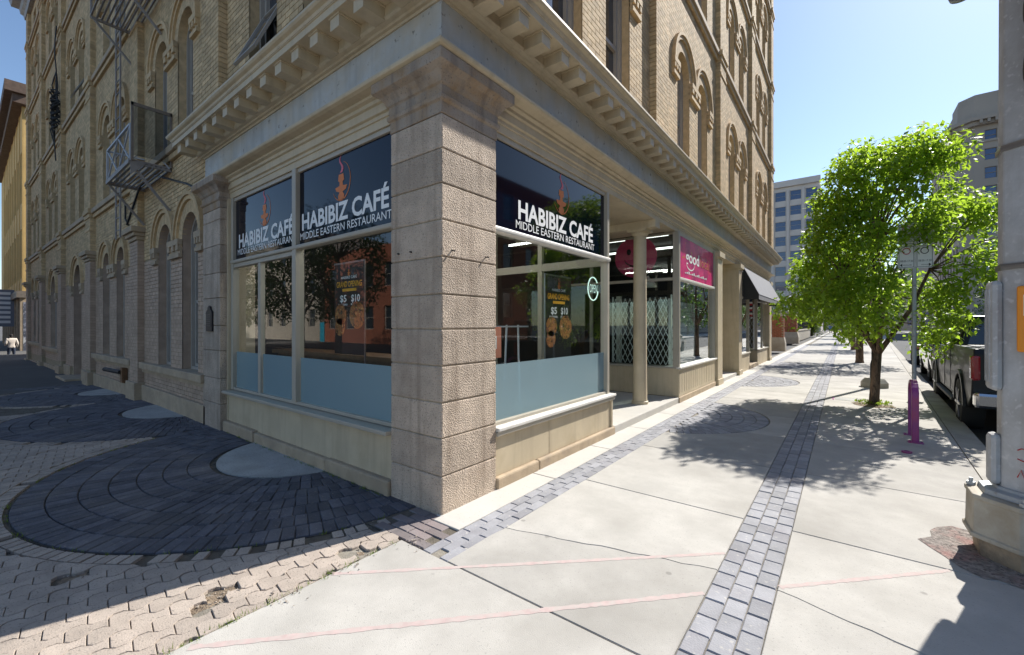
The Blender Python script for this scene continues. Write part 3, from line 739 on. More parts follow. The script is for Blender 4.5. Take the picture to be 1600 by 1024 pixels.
# keep the upper pairs of bay 1 in line with its ground floor windows
facade(LF, LB_, LP, lambda i: 4.62 if i == 0 else -.7, 'L', skiplow=lambda u: u < 5, special=SP)
rm = {'jamb': MB(), 'arch': MB(), 'hood': MB()}; tr = MB(); sl = MB(); base = MB()
for bi, ops in SP.items():
    u0, u1 = LB_[bi]
    for (c, w_, zs, zp, a, rg) in ops:
        opening(LF, c, w_, zs, zp, True, None, rm, low=True)
        e = w_ / 2
        if len(ops) == 1:
            corbel('trim_low', LF, c - e - .4, c - e - .005, zp); corbel('trim_low', LF, c + e + .005, c + e + .4, zp)
        if bi == 3:
            d = MB(); z0 = zs; d.fbox(LF, c - e + .02, c + e - .02, -.32, -.24, z0, zp + .0)
            d.prism([(c + (e - .02) * math.cos(math.pi * i / 12), zp + .005 + (e - .02) * math.sin(math.pi * i / 12)) for i in range(13)], lambda p, q, k: LF(p, -.32 + .08 * k, q))
            dd = build('door', d, mat('dark_red_door', (.06, .018, .014), .5, .2, 6), B)
            d = MB()
            for s_ in (-1, 1):
                for za, zb in ((.15, .85), (1.0, 2.7)): d.fbox(LF, c + s_ * .32 - .2, c + s_ * .32 + .2, -.24, -.225, z0 + za, z0 + zb)
            build('door_panel', d, 'brownwood', dd); build('door_handle', MB().fbox(LF, c - .06, c - .03, -.24, -.18, 1.0, 1.2), 'chrome', dd)
            st = MB(); st.fbox(LF, c - e - .25, c + e + .25, -.3, .42, gz(-c) - .3, zs - .01); build('door_step', st, 'trim_low', B, bevel=.015)
        else: window(LF, c, w_, zs, zp, True, m='sash')
    if len(ops) == 2:
        c = (ops[0][0] + ops[1][0]) / 2; e = ops[0][1] / 2 + .005; zp = ops[0][3]
        for a_, b_ in ((c - .775 - e - .34, c - .775 - e), (c - .775 + e, c + .775 - e), (c + .775 + e, c + .775 + e + .34)): corbel('trim_low', LF, max(a_, u0 + .01), min(b_, u1 - .01), zp)
    if bi != 3:
        zs = ops[0][2]; piece('sill_course', 'trim_low', LF, (u0 + .1, u1 - .1, -.2, .13, zs - .13, zs + .005)); piece('sill_band', 'trim_low', LF, (u0 + .03, u1 - .03, .014, .06, zs - .22, zs - .132))
        piece('plinth', 'trim_low', LF, (u0 + .06, u1 - .06, -.1, .075, -.9, .30 + gz(-(u0 + u1) / 2)))
    else:
        for a_, b_ in ((u0 + .002, ops[0][0] - .95), (ops[0][0] + .95, u1 - .002)): piece('plinth', 'trim_low', LF, (a_ + .05, b_ - .05, -.1, .075, -.9, .2))
for u0, u1 in LP[2:]:
    zb = gz(-u0); piece('pilaster_base', 'trim_low', LF, (u0 - .05, u1 + .05, -.05, PB + .07, zb - .3, zb + .38))
    piece('pilaster_cap', 'trim_low', LF, (u0 - .03, u1 + .03, -.05, PB + .03, 3.5, 3.58), (u0 - .07, u1 + .07, -.05, PB + .08, 3.581, 3.66), (u0 - .11, u1 + .11, -.05, PB + .13, 3.661, 3.78))
build('voussoir_field', rm['arch'], 'brick_arch', B, kind='stuff')
# sort out the bricks: the ones that show largest are objects, the rest one mesh each
cs, sn = math.cos(YAW), math.sin(YAW)
def proj(p):
    d = Vector(p) - CAM; dep = -d.x * sn + d.y * cs; lat = d.x * cs + d.y * sn
    return (800 + 667 * lat / dep, 508 - 667 * d.z / dep, dep) if dep > .2 else (-9999, 0, .1)
scored = []; joined = {'up': MB(), 'low': MB()}
for it in BR:
    kind, fr, p, q, v0, v1, z0, z1 = it; c = fr((p + q) / 2, v1, (z0 + z1) / 2); X, Y, D = proj(c)
    full = abs(q - p - (BL - .011)) < 1e-4 and v0 == 0 and abs(z1 - z0 - CH + .01) < 1e-4
    vis = 0 < X < 1600 and 0 < Y < 1024 and not (fr is RF and c[2] < 5.35) and not (fr is LF and c[0] > -5.9 and c[2] < 5.4)
    if full and vis and (fr is RF or p > PIV or q <= PIV): scored.append((D, it))
    else: joined[kind].fbox(fr, p, q, v0, v1, z0, z1)
scored.sort(key=lambda t: t[0])
bme = {}
for fr, key in ((RF, 'r'), (LF, 'l')):
    mb = MB(); L = BL - .011; H = CH - .01
    if fr is RF: mb.box(0, .012, -L / 2, L / 2, -H / 2, H / 2)
    else: mb.box(-L / 2, L / 2, -.012, 0, -H / 2, H / 2)
    for kind in ('up', 'low'):
        me = bpy.data.meshes.new('wall_brick'); me.from_pydata(mb.v, [], mb.f); me.materials.append(MT['brick' if kind == 'up' else 'brick_low']); bme[key + kind] = me
for i, (D, it) in enumerate(scored):
    kind, fr, p, q, v0, v1, z0, z1 = it
    if i < 300 and (fr is RF or q <= PIV):
        new('brick', bme[('r' if fr is RF else 'l') + kind], B, fr((p + q) / 2, 0, (z0 + z1) / 2))
    else: joined[kind].fbox(fr, p, q, v0, v1, z0, z1)
build('brick_field', joined['up'], 'brick', B, kind='stuff', recalc=False); build('painted_brick_field', joined['low'], 'brick_low', B, kind='stuff', recalc=False)
# core and roof
c = MB(); c.box(-30.2, -.36, .36, 20.3, 4.3, 18.3); c.box(-30.2, -5.8, .8, 20.3, -1, 4.31); c.box(-5.9, -5.75, .3, 1, -.5, 4.3)
c.box(-30.4, -.06, 20.3, 20.55, 0, 18.0); c.box(-30.58, -30.3, .05, 20.3, -1, 18.0)
build('core', c, 'mortar', B)
def sweep(mb, prof, paths):                     # mitred run of a moulding profile (v,z)
    n = len(prof); m = len(paths)
    vs = [(*pf(v), z) for pf in paths for v, z in prof]
    mb.add(vs, [(i * n + k, i * n + (k + 1) % n, (i + 1) * n + (k + 1) % n, (i + 1) * n + k) for i in range(m - 1) for k in range(n)] + [tuple(range(n)), tuple(range((m - 1) * n, m * n))])
EE = 20.62; LE = 5.62
PATH = [lambda v: (-LE - max(v, 0), .2), lambda v: (-LE - max(v, 0), -v), lambda v: (v, -v), lambda v: (v, EE + max(v, 0)), lambda v: (-.3, EE + max(v, 0))]
def run(name, prof, m, bev=0.):
    mb = MB(); sweep(mb, prof, PATH); return build(name, mb, m, B, bevel=bev)
run('architrave', [(-.3, 3.58), (-.06, 3.58), (-.06, 3.66), (-.045, 3.665), (-.045, 3.70), (-.02, 3.71), (-.02, 3.79), (.005, 3.80), (.005, 3.835), (.04, 3.85), (.045, 3.872), (.12, 3.886), (.15, 3.90), (.158, 3.915), (.158, 3.935), (.135, 3.947), (.04, 3.95), (-.3, 3.95)], 'paint')
run('frieze', [(-.3, 3.951), (.03, 3.951), (.03, 4.352), (-.3, 4.352)], 'frieze')
run('bed_mould', [(-.3, 4.353), (.045, 4.353), (.05, 4.375), (.075, 4.38), (.085, 4.395), (.12, 4.405), (.135, 4.425), (.135, 4.44), (.125, 4.444), (.125, 4.53), (-.3, 4.53)], 'paint')
run('corona', [(-.3, 4.531), (.385, 4.531), (.385, 4.60), (.395, 4.603), (.395, 4.612), (-.3, 4.612)], 'paint')
run('cyma_cornice', [(-.3, 4.613), (.40, 4.613), (.41, 4.64), (.44, 4.655), (.455, 4.675), (.455, 4.70), (.44, 4.704), (.0, 4.78), (-.3, 4.78)], 'paint')
mo = MB(); mo.box(-.0, .225, -.075, .075, -.055, .055); mo.box(.0, .235, -.09, .09, .0551, .07)
mor = bpy.data.meshes.new('modillion'); mor.from_pydata(mo.v, [], mo.f); mor.materials.append(MT['paint'])
k = 0
y = -.045
while y < EE + .3: new('modillion', mor, B, (.126, y, 4.46)); y += .3745
x = -.30
while x > -LE - .2:
    o = new('modillion', mor, B, (x, -.126, 4.46)); o.rotation_euler = (0, 0, -math.pi / 2); x -= .391
# roof cornice
rc = MB(); PR = [lambda v: (-30.62 - max(v, 0), 1.), lambda v: (-30.62 - max(v, 0), -v + -.36), lambda v: (-PIV, -v), lambda v: (v, -v), lambda v: (v, EE + max(v, 0)), lambda v: (-.3, EE + max(v, 0))]
sweep(rc, [(-.3, 17.4), (.16, 17.4), (.2, 17.6), (.3, 17.7), (.34, 17.95), (.6, 18.05), (.66, 18.3), (.7, 18.5), (-.3, 18.5)], PR); build('roof_cornice', rc, 'ironmetal', B)

# ---- corner pier of stone blocks
pier = build('corner_pier', MB().box(-.69, -.012, .012, .71, -.05, 3.45), 'mortar', B)
JZ = [-.03, .325, .647, .953, 1.267, 1.583, 1.885, 2.205, 2.523, 2.834, 3.13, 3.428]
random.seed(6)
def block(u0, u1, v0, v1, z0, z1, par, m='stone', nm='stone_block', rough=.004):
    mb = MB(); nx, nz = 9, 5; rr = random.Random(int(z0 * 977) + int(u0 * 31))
    mb.box(u0, u1, v0, v1, z0 + .003, z1 - .003)
    o = build(nm, mb, m, par); b = o.modifiers.new('bevel', 'BEVEL'); b.width = random.uniform(.007, .014); b.segments = 2; return o
for i in range(len(JZ) - 1):
    j = random.uniform(-.003, .003); block(-.702 + j, j, -j, .722 - j, JZ[i], JZ[i + 1], pier)
def capital(x0, x1, y0, y1, zb, par, depth_sides=True):
    cx_, cy_ = (x0 + x1) / 2, (y0 + y1) / 2; hx, hy = (x1 - x0) / 2, (y1 - y0) / 2
    pr = [(0.005, zb), (.005, zb + .10), (.025, zb + .115), (.03, zb + .15), (.012, zb + .16), (.012, zb + .235), (.03, zb + .25), (.045, zb + .285), (.075, zb + .325), (.115, zb + .35), (.13, zb + .36), (.13, zb + .452), (.0, zb + .452)]
    mb = MB(); vs = []
    for d, z in pr: vs += [(cx_ + s * (hx + d), cy_ + t * (hy + d), z) for s, t in ((-1, -1), (1, -1), (1, 1), (-1, 1))]
    n = len(pr); fs = [(4 * i + k, 4 * i + (k + 1) % 4, 4 * i + 4 + (k + 1) % 4, 4 * i + 4 + k) for i in range(n - 1) for k in range(4)] + [(0, 1, 2, 3), tuple(4 * n - 4 + k for k in range(4))]
    mb.add(vs, fs); return build('capital', mb, 'stone_smooth', par, bevel=.006)
capital(-.702, 0, 0, .722, 3.43, pier)
an = MB()
for yy_ in (.115, .56):
    an.tube([(-.02, yy_, 2.272), (.035, yy_ + .01, 2.262)], .007, 6)
    an.tube([(-.35 - yy_ * .4, .02, 2.28), (-.35 - yy_ * .4, -.02, 2.28)], .008, 6)
build('anchor_stub', an, 'darkmetal', pier)
# ---- left stone pilaster with plaque
pil = build('stone_pilaster', MB().box(-5.58, -4.88, -.05, .3, -.05, 3.45), 'mortar', B)
z = -.03; k = 0
while z < 3.42:
    zt = min(z + (.43 if k % 2 == 0 else .39), 3.43); block(-5.60, -4.86, -.075, .3, z, zt, pil, 'stone'); z = zt; k += 1
capital(-5.60, -4.86, -.075, .3, 3.43, pil)
pl = [(-.13, -.2), (.13, -.2), (.13, .1), (.10, .13), (.07, .14), (.05, .19), (0, .205), (-.05, .19), (-.07, .14), (-.10, .13), (-.13, .1)]
m_ = MB(); m_.prism(pl, lambda a, b, k: (-5.25 + a, -.078 - .025 * k, 1.72 + b)); pq = build('wall_plaque', m_, 'bronze', None, bevel=.004)
tag(pq, 'small dark bronze plaque fixed to the pale stone pilaster', 'plaque')
m_ = MB()
for i in range(6): m_.box(-5.34, -5.16, -.108, -.103, 1.60 + i * .035, 1.612 + i * .035)
build('raised_text', m_, mat('plaque_lines', (.07, .068, .07), .5, .1, 9), pq)

# ---- café shopfronts
def shop_glass(fr, rects, v, nm='shop_window', m='glass'):
    out = []
    for u0, u1, z0, z1 in rects:
        mb = MB(); mb.add([fr(u, v, z) for u, z in ((u0, z0), (u1, z0), (u1, z1), (u0, z1))], [(0, 1, 2, 3)])
        out.append(build('glass_pane', mb, m, B))
    return out
def bars(name, fr, lst, m='frame', bevel=.006):
    for q in lst: o = build(name, MB().fbox(fr, *q), m, B, bevel=bevel)
    return o
GV = -.11
# right
shop_glass(RF, [(.70, 3.33, 1.2155, 2.57)], GV)
bars('window_frame', RF, [(.70, 3.42, GV - .03, GV + .045, .60, .64), (3.33, 3.40, GV - .05, GV + .06, .60, 3.58), (.71, .745, GV - .03, GV + .03, .64, 2.55), (.72, 3.33, GV - .04, GV + .03, 3.525, 3.58)])
bars('transom_bar', RF, [(.723, 3.41, GV - .04, GV + .085, 2.555, 2.615)], 'sillpaint', .02)
bars('window_sill', RF, [(.723, 3.46, GV - .08, .035, .565, .605)], 'sillpaint', .01)
bars('sill_lip', RF, [(.723, 3.445, GV - .08, .02, .52, .564)])
bars('stall_riser', RF, [(.723, 1.72, GV - .1, -.03, .11, .52), (1.726, 3.40, GV - .1, -.03, .11, .52), (3.385, 3.43, GV - .1, -.01, .11, .52)], 'paint', .004)
bars('plinth_stone', RF, [(.723, 1.45, -.25, .018, -.05, .112), (1.455, 3.47, -.25, .015, -.05, .11)], 'trim_low', .02)
mb = MB(); mb.fbox(RF, .70, 3.34, GV - .006, GV, .62, 1.215); fm = build('frosted_film', mb, 'film', B)
# left
shop_glass(LF, [(.69, 2.70, 1.2105, 2.57), (2.80, 3.79, 1.2105, 2.50), (3.87, 4.74, 1.2105, 2.50)], GV)
bars('window_frame', LF, [(.69, 4.80, GV - .03, GV + .04, .62, .66), (2.70, 2.80, GV - .05, GV + .06, .66, 3.58), (3.79, 3.87, GV - .03, GV + .035, .66, 2.50), (4.74, 4.82, GV - .04, GV + .05, .62, 3.58), (2.80, 4.74, GV - .03, GV + .04, 2.50, 2.56), (.7, 4.74, GV - .04, GV + .03, 3.525, 3.58)])
bars('transom_bar', LF, [(.703, 4.80, GV - .04, GV + .07, 2.562, 2.615)], 'frame', .015)
bars('window_sill', LF, [(.703, 4.845, GV - .08, .06, .57, .615)], 'frame', .01)
bars('stall_riser', LF, [(.703, 4.85, GV - .1, -.03, .1, .57)], 'paint', .004)
bars('plinth_stone', LF, [(.703, 1.85, -.25, .035, -.1, .14), (1.856, 3.75, -.25, .03, -.1, .13), (3.756, 4.85, -.25, .045, -.1, .15)], 'trim_low', .02)
mb = MB(); mb.fbox(LF, .72, 2.69, GV - .006, GV, .65, 1.21); build('frosted_film', mb, 'film', B)
mb = MB(); mb.fbox(LF, 2.81, 3.78, GV - .006, GV, .65, 1.21); build('frosted_film', mb, 'film', B)
mb = MB(); mb.fbox(LF, 3.88, 4.73, GV - .006, GV, .65, 1.21); build('frosted_film', mb, 'film', B)
bars('corner_fillet', LF, [(4.82, 4.87, GV - .3, GV + .09, .1, 3.58)], 'paint')

def hookah_logo(fr, uc, zc, h, v, par, sgn=1):
    # flame over a lamp-like shape inside a crescent ring
    k = h / .5
    def F(a, b): return fr(uc + sgn * a * k, v, zc + b * k)
    mb = MB(); N = 24; P = []
    for i in range(N + 1):
        t = -2.6 + 3.9 * i / N; th = .004 + .012 * math.sin(math.pi * i / N)
        P.append((math.cos(t) * .19 , math.sin(t) * .22 - .03, th))
    vs = [F(x * (1 - th * 4), y * (1 - th * 4)) for x, y, th in P] + [F(x, y) for x, y, th in P]
    mb.add(vs, [(i, i + 1, N + 2 + i, N + 1 + i) for i in range(N)])
    body = [(-.05, -.24), (.05, -.24), (.065, -.19), (.03, -.15), (.10, -.13), (.12, -.09), (.035, -.08), (.03, -.04), (.06, -.02), (.05, .05), (-.05, .05), (-.06, -.02), (-.03, -.04), (-.035, -.08), (-.12, -.09), (-.10, -.13), (-.03, -.15), (-.065, -.19)]
    tri = tessellate_polygon([[Vector((a, b, 0)) for a, b in body]]); mb.add([F(a, b) for a, b in body], [tuple(t) for t in tri])
    build('lamp_emblem', mb, 'orange', par, recalc=False)
    mb = MB(); fl = []
    for i in range(15):
        t = i / 14; fl.append((.028 * math.sin(t * 6.2), .065 + t * .19, .022 * (1 - t) ** .7 + .003))
    mb.add([F(x - w_, y) for x, y, w_ in fl] + [F(x + w_, y) for x, y, w_ in fl], [(i, i + 1, 16 + i, 15 + i) for i in range(14)])
    build('flame_emblem', mb, 'pinkflame', par, recalc=False)
def cafe_sign(fr, u0, u1, tL, tR, label, logo_u, zb, zb2, sgn):
    mb = MB(); mb.fbox(fr, u0, u1, GV - .03, GV + .004, 2.62, 3.523)
    s = build('cafe_sign', mb, 'black'); tag(s, label, 'sign', 'black café sign panels'); vv = GV + .007
    lettering('title_lettering', 'HABIBIZ CAF\u00c9', fr, tL, tR, zb, .20, vv, 'white', s, .028)
    d = (tR - tL) * .025
    lettering('subtitle_lettering', 'MIDDLE EASTERN RESTAURANT', fr, tL - d, tR + d, zb2, .085, vv, 'white', s, .004)
    hookah_logo(fr, logo_u, 3.26, .5, vv, s, sgn); return s
cafe_sign(RF, .70, 3.33, 1.22, 2.97, 'black café sign on the sunlit side of the stone corner pier', 2.12, 2.785, 2.675, 1)
cafe_sign(LF, .69, 2.70, 2.64, .87, 'black café sign on the shaded side, next to the corner pier', 1.745, 2.80, 2.68, -1)
cafe_sign(LF, 2.80, 4.74, 4.62, 2.86, 'black café sign farthest left, next to the stone pilaster', 3.72, 2.80, 2.69, -1)

# ---- café interior
it = MB()
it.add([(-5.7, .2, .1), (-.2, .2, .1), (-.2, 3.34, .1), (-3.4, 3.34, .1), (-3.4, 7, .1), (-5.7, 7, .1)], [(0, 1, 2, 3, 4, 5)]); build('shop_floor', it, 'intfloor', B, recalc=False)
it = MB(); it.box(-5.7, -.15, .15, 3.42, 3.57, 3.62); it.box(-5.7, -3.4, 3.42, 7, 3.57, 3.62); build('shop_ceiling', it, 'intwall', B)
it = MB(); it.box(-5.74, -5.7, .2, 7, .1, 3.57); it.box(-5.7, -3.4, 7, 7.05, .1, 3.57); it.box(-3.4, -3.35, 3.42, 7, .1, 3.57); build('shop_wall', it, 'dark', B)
it = MB()
for x0, x1 in ((-.16, -.1), (-1.3, -1.22), (-2.3, -2.22), (-3.38, -3.3)): it.box(x0, x1, 3.34, 3.41, .1, 3.57)
it.box(-3.35, -.1, 3.345, 3.405, 2.5, 2.62); it.box(-3.35, -.1, 3.345, 3.405, .1, .3); build('side_window_frame', it, 'frame', B)
it = MB(); it.add([(-.1, 3.375, .3), (-3.3, 3.375, .3), (-3.3, 3.375, 3.5), (-.1, 3.375, 3.5)], [(0, 1, 2, 3)]); build('glass_pane', it, 'glass', B)
ct = thing('counter', 'low brown wooden counter behind the shaded café window', 'counter', (-2.6, .75, .1))
build('counter_body', MB().box(-4.5, -.9, .62, .95, .1, 1.18), 'brownwood', ct); build('counter_top', MB().box(-4.55, -.85, .55, 1.0, 1.18, 1.235), 'brownwood', ct)
def banner(fr, uL, uR, ztop, zbot, v, label, sgn):
    rt = thing('banner_stand', label, 'banner', fr((uL + uR) / 2, v, .1), 'grand opening banners')
    mb = MB(); mb.fbox(fr, uL, uR, v - .004, v, zbot, ztop); bn = build('banner_sheet', mb, plain('banner_black', (.012, .012, .014), .35), rt)
    a = lambda t: uL + (uR - uL) * t; H = ztop - zbot; vv = v + .003
    zz = lambda t: ztop - H * t
    lettering('banner_title', 'HABIBIZ CAF\u00c9', fr, a(.24), a(.76), zz(.165), .028 * H, vv, 'white', bn, .01)
    lettering('banner_heading', 'GRAND OPENING', fr, a(.08), a(.92), zz(.255), .062 * H, vv, 'yellowprint', bn, .02)
    mb = MB(); mb.fbox(fr, a(.28), a(.74), v, vv, zz(.305), zz(.275)); build('banner_ribbon', mb, 'yellowprint', bn)
    lettering('banner_price', '$5', fr, a(.2), a(.42), zz(.42), .075 * H, vv, 'white', bn, .02)
    lettering('banner_price', '$10', fr, a(.58), a(.86), zz(.42), .075 * H, vv, 'white', bn, .02)
    lettering('banner_word', 'SHAWARMA', fr, a(.14), a(.46), zz(.465), .025 * H, vv, 'white', bn, .01)
    lettering('banner_word', 'PLATTERS', fr, a(.57), a(.88), zz(.465), .025 * H, vv, 'white', bn, .01)
    for cx_, cz_, r in ((.22, .56, .2), (.77, .57, .25), (.2, .7, .17)):
        mb = MB(); n = 20; w_ = abs(uR - uL)
        mb.add([fr(a(cx_) + r * w_ * math.cos(t * 6.283 / n), vv, zz(cz_) + r * w_ * math.sin(t * 6.283 / n)) for t in range(n)], [tuple(range(n))])
        build('food_picture', mb, 'food', bn, recalc=False)
    hookah_logo(fr, a(.5), zz(.075), .12 * H, vv, bn, sgn)
    mb = MB(); mb.fbox(fr, min(uL, uR) - .012, min(uL, uR), v - .01, v + .006, .12, ztop + .02); mb.fbox(fr, min(uL, uR), max(uL, uR), v - .01, v + .006, ztop, ztop + .02)
    mb.fbox(fr, uL, uR, v - .1, v + .05, .1, .15); build('banner_frame', mb, 'alloy', rt)
banner(RF, 1.93, 2.56, 2.24, 1.10, -.22, 'black grand opening banner behind the sunlit café window', 1)
banner(LF, 2.12, 1.50, 2.33, 1.28, -.24, 'black grand opening banner behind the shaded café window', -1)
op = thing('open_sign', 'round white neon open sign hanging in the sunlit café window', 'sign', (GV - .04, 3.07, 2.14))
mb = MB(); mb.tube([(GV - .04, 3.07 + .155 * math.cos(t * .2618 + .6), 2.14 + .165 * math.sin(t * .2618 + .6)) for t in range(22)], .009, 6); build('ring_tube', mb, 'open', op)
lettering('open_lettering', 'OPEN', RF, 2.955, 3.19, 2.085, .115, GV - .035, 'open', op, -.01)
tb = thing('easel_row', 'row of thin white chair frames inside the café window', 'chairs', (-.8, 1.5, .1))
mb = MB()
for i, yy_ in enumerate((.85, 1.1, 1.45, 1.62, 1.98)):
    mb.bar((-.65, yy_, .3), (-.68, yy_ + (.12 if i % 2 else .0), 1.62), .018, .018)
mb.bar((-.68, .7, 1.6), (-.68, 2.2, 1.6), .02, .02); build('frame_bar', mb, 'grille', tb)
o = build('salmon_card', MB().box(-.30, -.295, .98, 1.16, 1.26, 1.60), 'salmon'); tag(o, 'salmon pink card standing in the café window by the pier', 'card')
o2 = build('card_print', MB().box(-.2945, -.294, 1.02, 1.08, 1.36, 1.5), 'white', o)
o = build('blind_panel', MB().box(-.95, -.93, 3.0, 3.3, 1.2, 2.3), 'film'); tag(o, 'pale blue board leaning inside the café behind the banner', 'board')
lt = MB(); lt.box(-2.2, -.9, 1.0, 1.06, 3.42, 3.46); o = build('ceiling_or_fill_light', lt, plain('tube', (.8, .8, .8), .5, emit=(1, 1, .95), es=18.)); tag(o, 'white strip light on the café ceiling', 'light')
lt = MB(); lt.box(-3.3, -1.2, 1.6, 1.66, 3.40, 3.44); o = build('ceiling_or_fill_light', lt, plain('tube_b', (.8, .8, .8), .5, emit=(1, 1, .95), es=26.)); tag(o, 'longer white strip light deeper inside the café', 'light')

# ---- entrance recess, column and neighbouring shops on the sunlit side
bars('recess_floor', RF, [(3.47, 6.62, -3.3, .0, -.05, .115)], 'concrete2', .015)
bars('recess_ceiling', RF, [(3.42, 6.62, -3.4, -.31, 3.585, 3.64)], 'paint')
bars('recess_beam', RF, [(5.36, 5.60, -3.3, -.05, 3.44, 3.584)], 'paint')
cl = thing('porch_column', 'round beige column standing at the recessed shop entrance', 'column', (-.39, 5.48, .115))
mb = MB(); mb.lathe([(.155, 0), (.155, .05), (.135, .06), (.13, .5), (.125, 1.5), (.118, 3.2)], (-.39, 5.48, .115), 24); build('shaft', mb, 'paint', cl, smooth='auto')
mb = MB(); mb.lathe([(.125, 3.2), (.16, 3.24), (.16, 3.27)], (-.39, 5.48, .115), 24); mb.box(-.57, -.21, 5.30, 5.66, 3.385, 3.438); build('column_cap', mb, 'paint', cl, smooth='auto')
# shop 2
SF = lambda u, v, z: (-u, 6.62 - v, z)     # side face looking back down the street
bars('shop_base', RF, [(6.62, 9.84, -.5, -.0, .12, .70)], 'paint'); bars('shop_base', SF, [(.006, 3.3, -.4, -.002, .12, .70)], 'paint')
mb = MB()
for i in range(19): mb.fbox(RF, 6.66 + i * .17, 6.70 + i * .17 + .0, .0, .004, .2, .64)
for i in range(19): mb.fbox(SF, .02 + i * .17, .06 + i * .17, -.002, .003, .2, .64)
build('base_batten', mb, 'paint', B)
bars('window_sill', RF, [(6.60, 9.85, -.3, .04, .70, .745)], 'sillpaint', .01); bars('window_sill', SF, [(.045, 3.3, -.3, .03, .701, .74)], 'frame', .01)
bars('plinth_stone', RF, [(6.6, 9.86, -.3, .02, -.05, .119)], 'trim_low', .015)
gl = MB(); gl.fbox(RF, 6.70, 9.80, -.075, -.07, .745, 2.57); build('glass_pane', MB().fbox(RF, 6.70, 9.80, -.0749, -.0748, .745, 2.57), 'glass', B)
build('glass_pane', MB().fbox(SF, .08, 3.3, -.05, -.0499, .745, 3.55), 'glass', B)
bars('window_frame', RF, [(6.60, 6.70, -.12, -.01, .745, 3.58), (9.76, 9.84, -.12, -.01, .745, 3.58), (6.7, 9.76, -.12, -.04, 3.52, 3.58)])
bars('transom_bar', RF, [(6.70, 9.8, -.1, .0, 2.57, 2.63)], 'sillpaint', .012)
bars('window_frame', SF, [(.0, .09, -.1, -.02, .745, 3.58), (.09, 3.3, -.09, -.02, 2.56, 2.62), (.09, 3.3, -.09, -.02, 3.53, 3.58), (2.0, 2.07, -.09, -.02, .745, 3.53)])
gs = build('shop_sign', MB().fbox(RF, 6.71, 9.75, -.09, -.045, 2.635, 3.515), 'pink'); tag(gs, 'magenta shop sign reading good above the second shop window', 'sign')
lettering('sign_lettering', 'good', RF, 7.25, 8.35, 3.02, .26, -.04, 'white', gs, .02)
lettering('sign_lettering', 'local', RF, 8.45, 9.3, 3.02, .24, -.04, mat('sign_orange', (.5, .16, .08), .4, .1, 8), gs, .0)
mb = MB(); P = [(7.62 + .33 * math.cos(math.pi + i * math.pi / 12), 3.0 + .16 * math.sin(math.pi + i * math.pi / 12)) for i in range(13)]
mb.add([RF(a, -.04, b + d) for d in (0, .028) for a, b in P], [(i, i + 1, 14 + i, 13 + i) for i in range(12)]); build('smile', mb, 'white', gs)
mb = MB()
for i in range(14): mb.fbox(RF, 7.2 + i * .135, 7.2 + i * .135 + .09, -.045, -.04, 2.755, 2.775 + .02 * (i % 3))
build('small_print', mb, 'signwhite', gs)
dc = thing('round_sign', 'round magenta face sign behind the column in the second shop window', 'sign', (-.96, 6.68, 3.15))
mb = MB(); n = 40; mb.prism([(.48 * math.cos(t * 6.2832 / n), .45 * math.sin(t * 6.2832 / n)) for t in range(n)], lambda a, b, k: (-.96 + a, 6.69 - .01 * k, 3.13 + b)); build('disc', mb, 'pinkdisc', dc)
mb = MB()
for ex in (-.15, .15):
    mb.prism([(ex + .05 * math.cos(t * .5236), .12 + .07 * math.sin(t * .5236)) for t in range(12)], lambda a, b, k: (-.96 + a, 6.678 - .002 * k, 3.13 + b))
P = [(.26 * math.cos(math.pi * 1.08 + i * .84 * math.pi / 12), -.02 + .2 * math.sin(math.pi * 1.08 + i * .84 * math.pi / 12)) for i in range(13)]
mb.add([(-.96 + a, 6.677, 3.13 + b + d) for d in (0, .035) for a, b in P], [(i, i + 1, 14 + i, 13 + i) for i in range(12)]); build('face_marks', mb, 'black', dc)
def lattice(fr, u0, u1, z0, z1, v, nm, label, sp=.115):
    t = thing('folding_gate', label, 'gate', fr((u0 + u1) / 2, v, z0), 'white folding security gates')
    n = max(2, int((u1 - u0) / sp)); hh = sp * 2.1
    for sg in (-1, 1):
        mb = MB()
        i = -30
        while i < n + 30:
            a = u0 + i * sp; b = a + sg * (z1 - z0) / hh * sp
            # clip the slanting bar to the gate's width
            ts = [0., 1.]
            if abs(b - a) > 1e-6:
                t0 = (u0 - a) / (b - a); t1 = (u1 - a) / (b - a); lo, hi = max(0, min(t0, t1)), min(1, max(t0, t1))
                if hi > lo + .01: mb.bar(fr(a + (b - a) * lo, v + .006 * sg, z0 + (z1 - z0) * lo), fr(a + (b - a) * hi, v + .006 * sg, z0 + (z1 - z0) * hi), .02, .008)
            i += 1
        build('lattice_bars', mb, 'grille', t)
    mb = MB(); mb.fbox(fr, u0 - .02, u0 + .01, v - .015, v + .015, z0, z1 + .05); mb.fbox(fr, u1 - .01, u1 + .02, v - .015, v + .015, z0, z1 + .05); build('gate_post', mb, 'grille', t)
lattice(SF, .22, 1.55, .76, 2.22, -.2, 'g', 'white folding lattice gate behind the side window beside the column')
lattice(RF, 6.95, 8.9, .76, 2.15, -.3, 'g', 'white folding lattice gate behind the window under the magenta sign')
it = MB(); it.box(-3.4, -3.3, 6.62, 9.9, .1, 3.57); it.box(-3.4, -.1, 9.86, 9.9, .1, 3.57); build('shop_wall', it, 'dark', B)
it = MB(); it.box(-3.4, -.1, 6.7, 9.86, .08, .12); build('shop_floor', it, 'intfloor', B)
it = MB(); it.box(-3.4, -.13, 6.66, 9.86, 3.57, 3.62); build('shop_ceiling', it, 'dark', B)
it = MB(); it.box(-1.25, -1.15, 7.3, 7.4, .1, 2.75); it.box(-1.6, -1.5, 7.1, 7.2, .1, 2.3); build('shop_post', it, 'sillpaint', B)
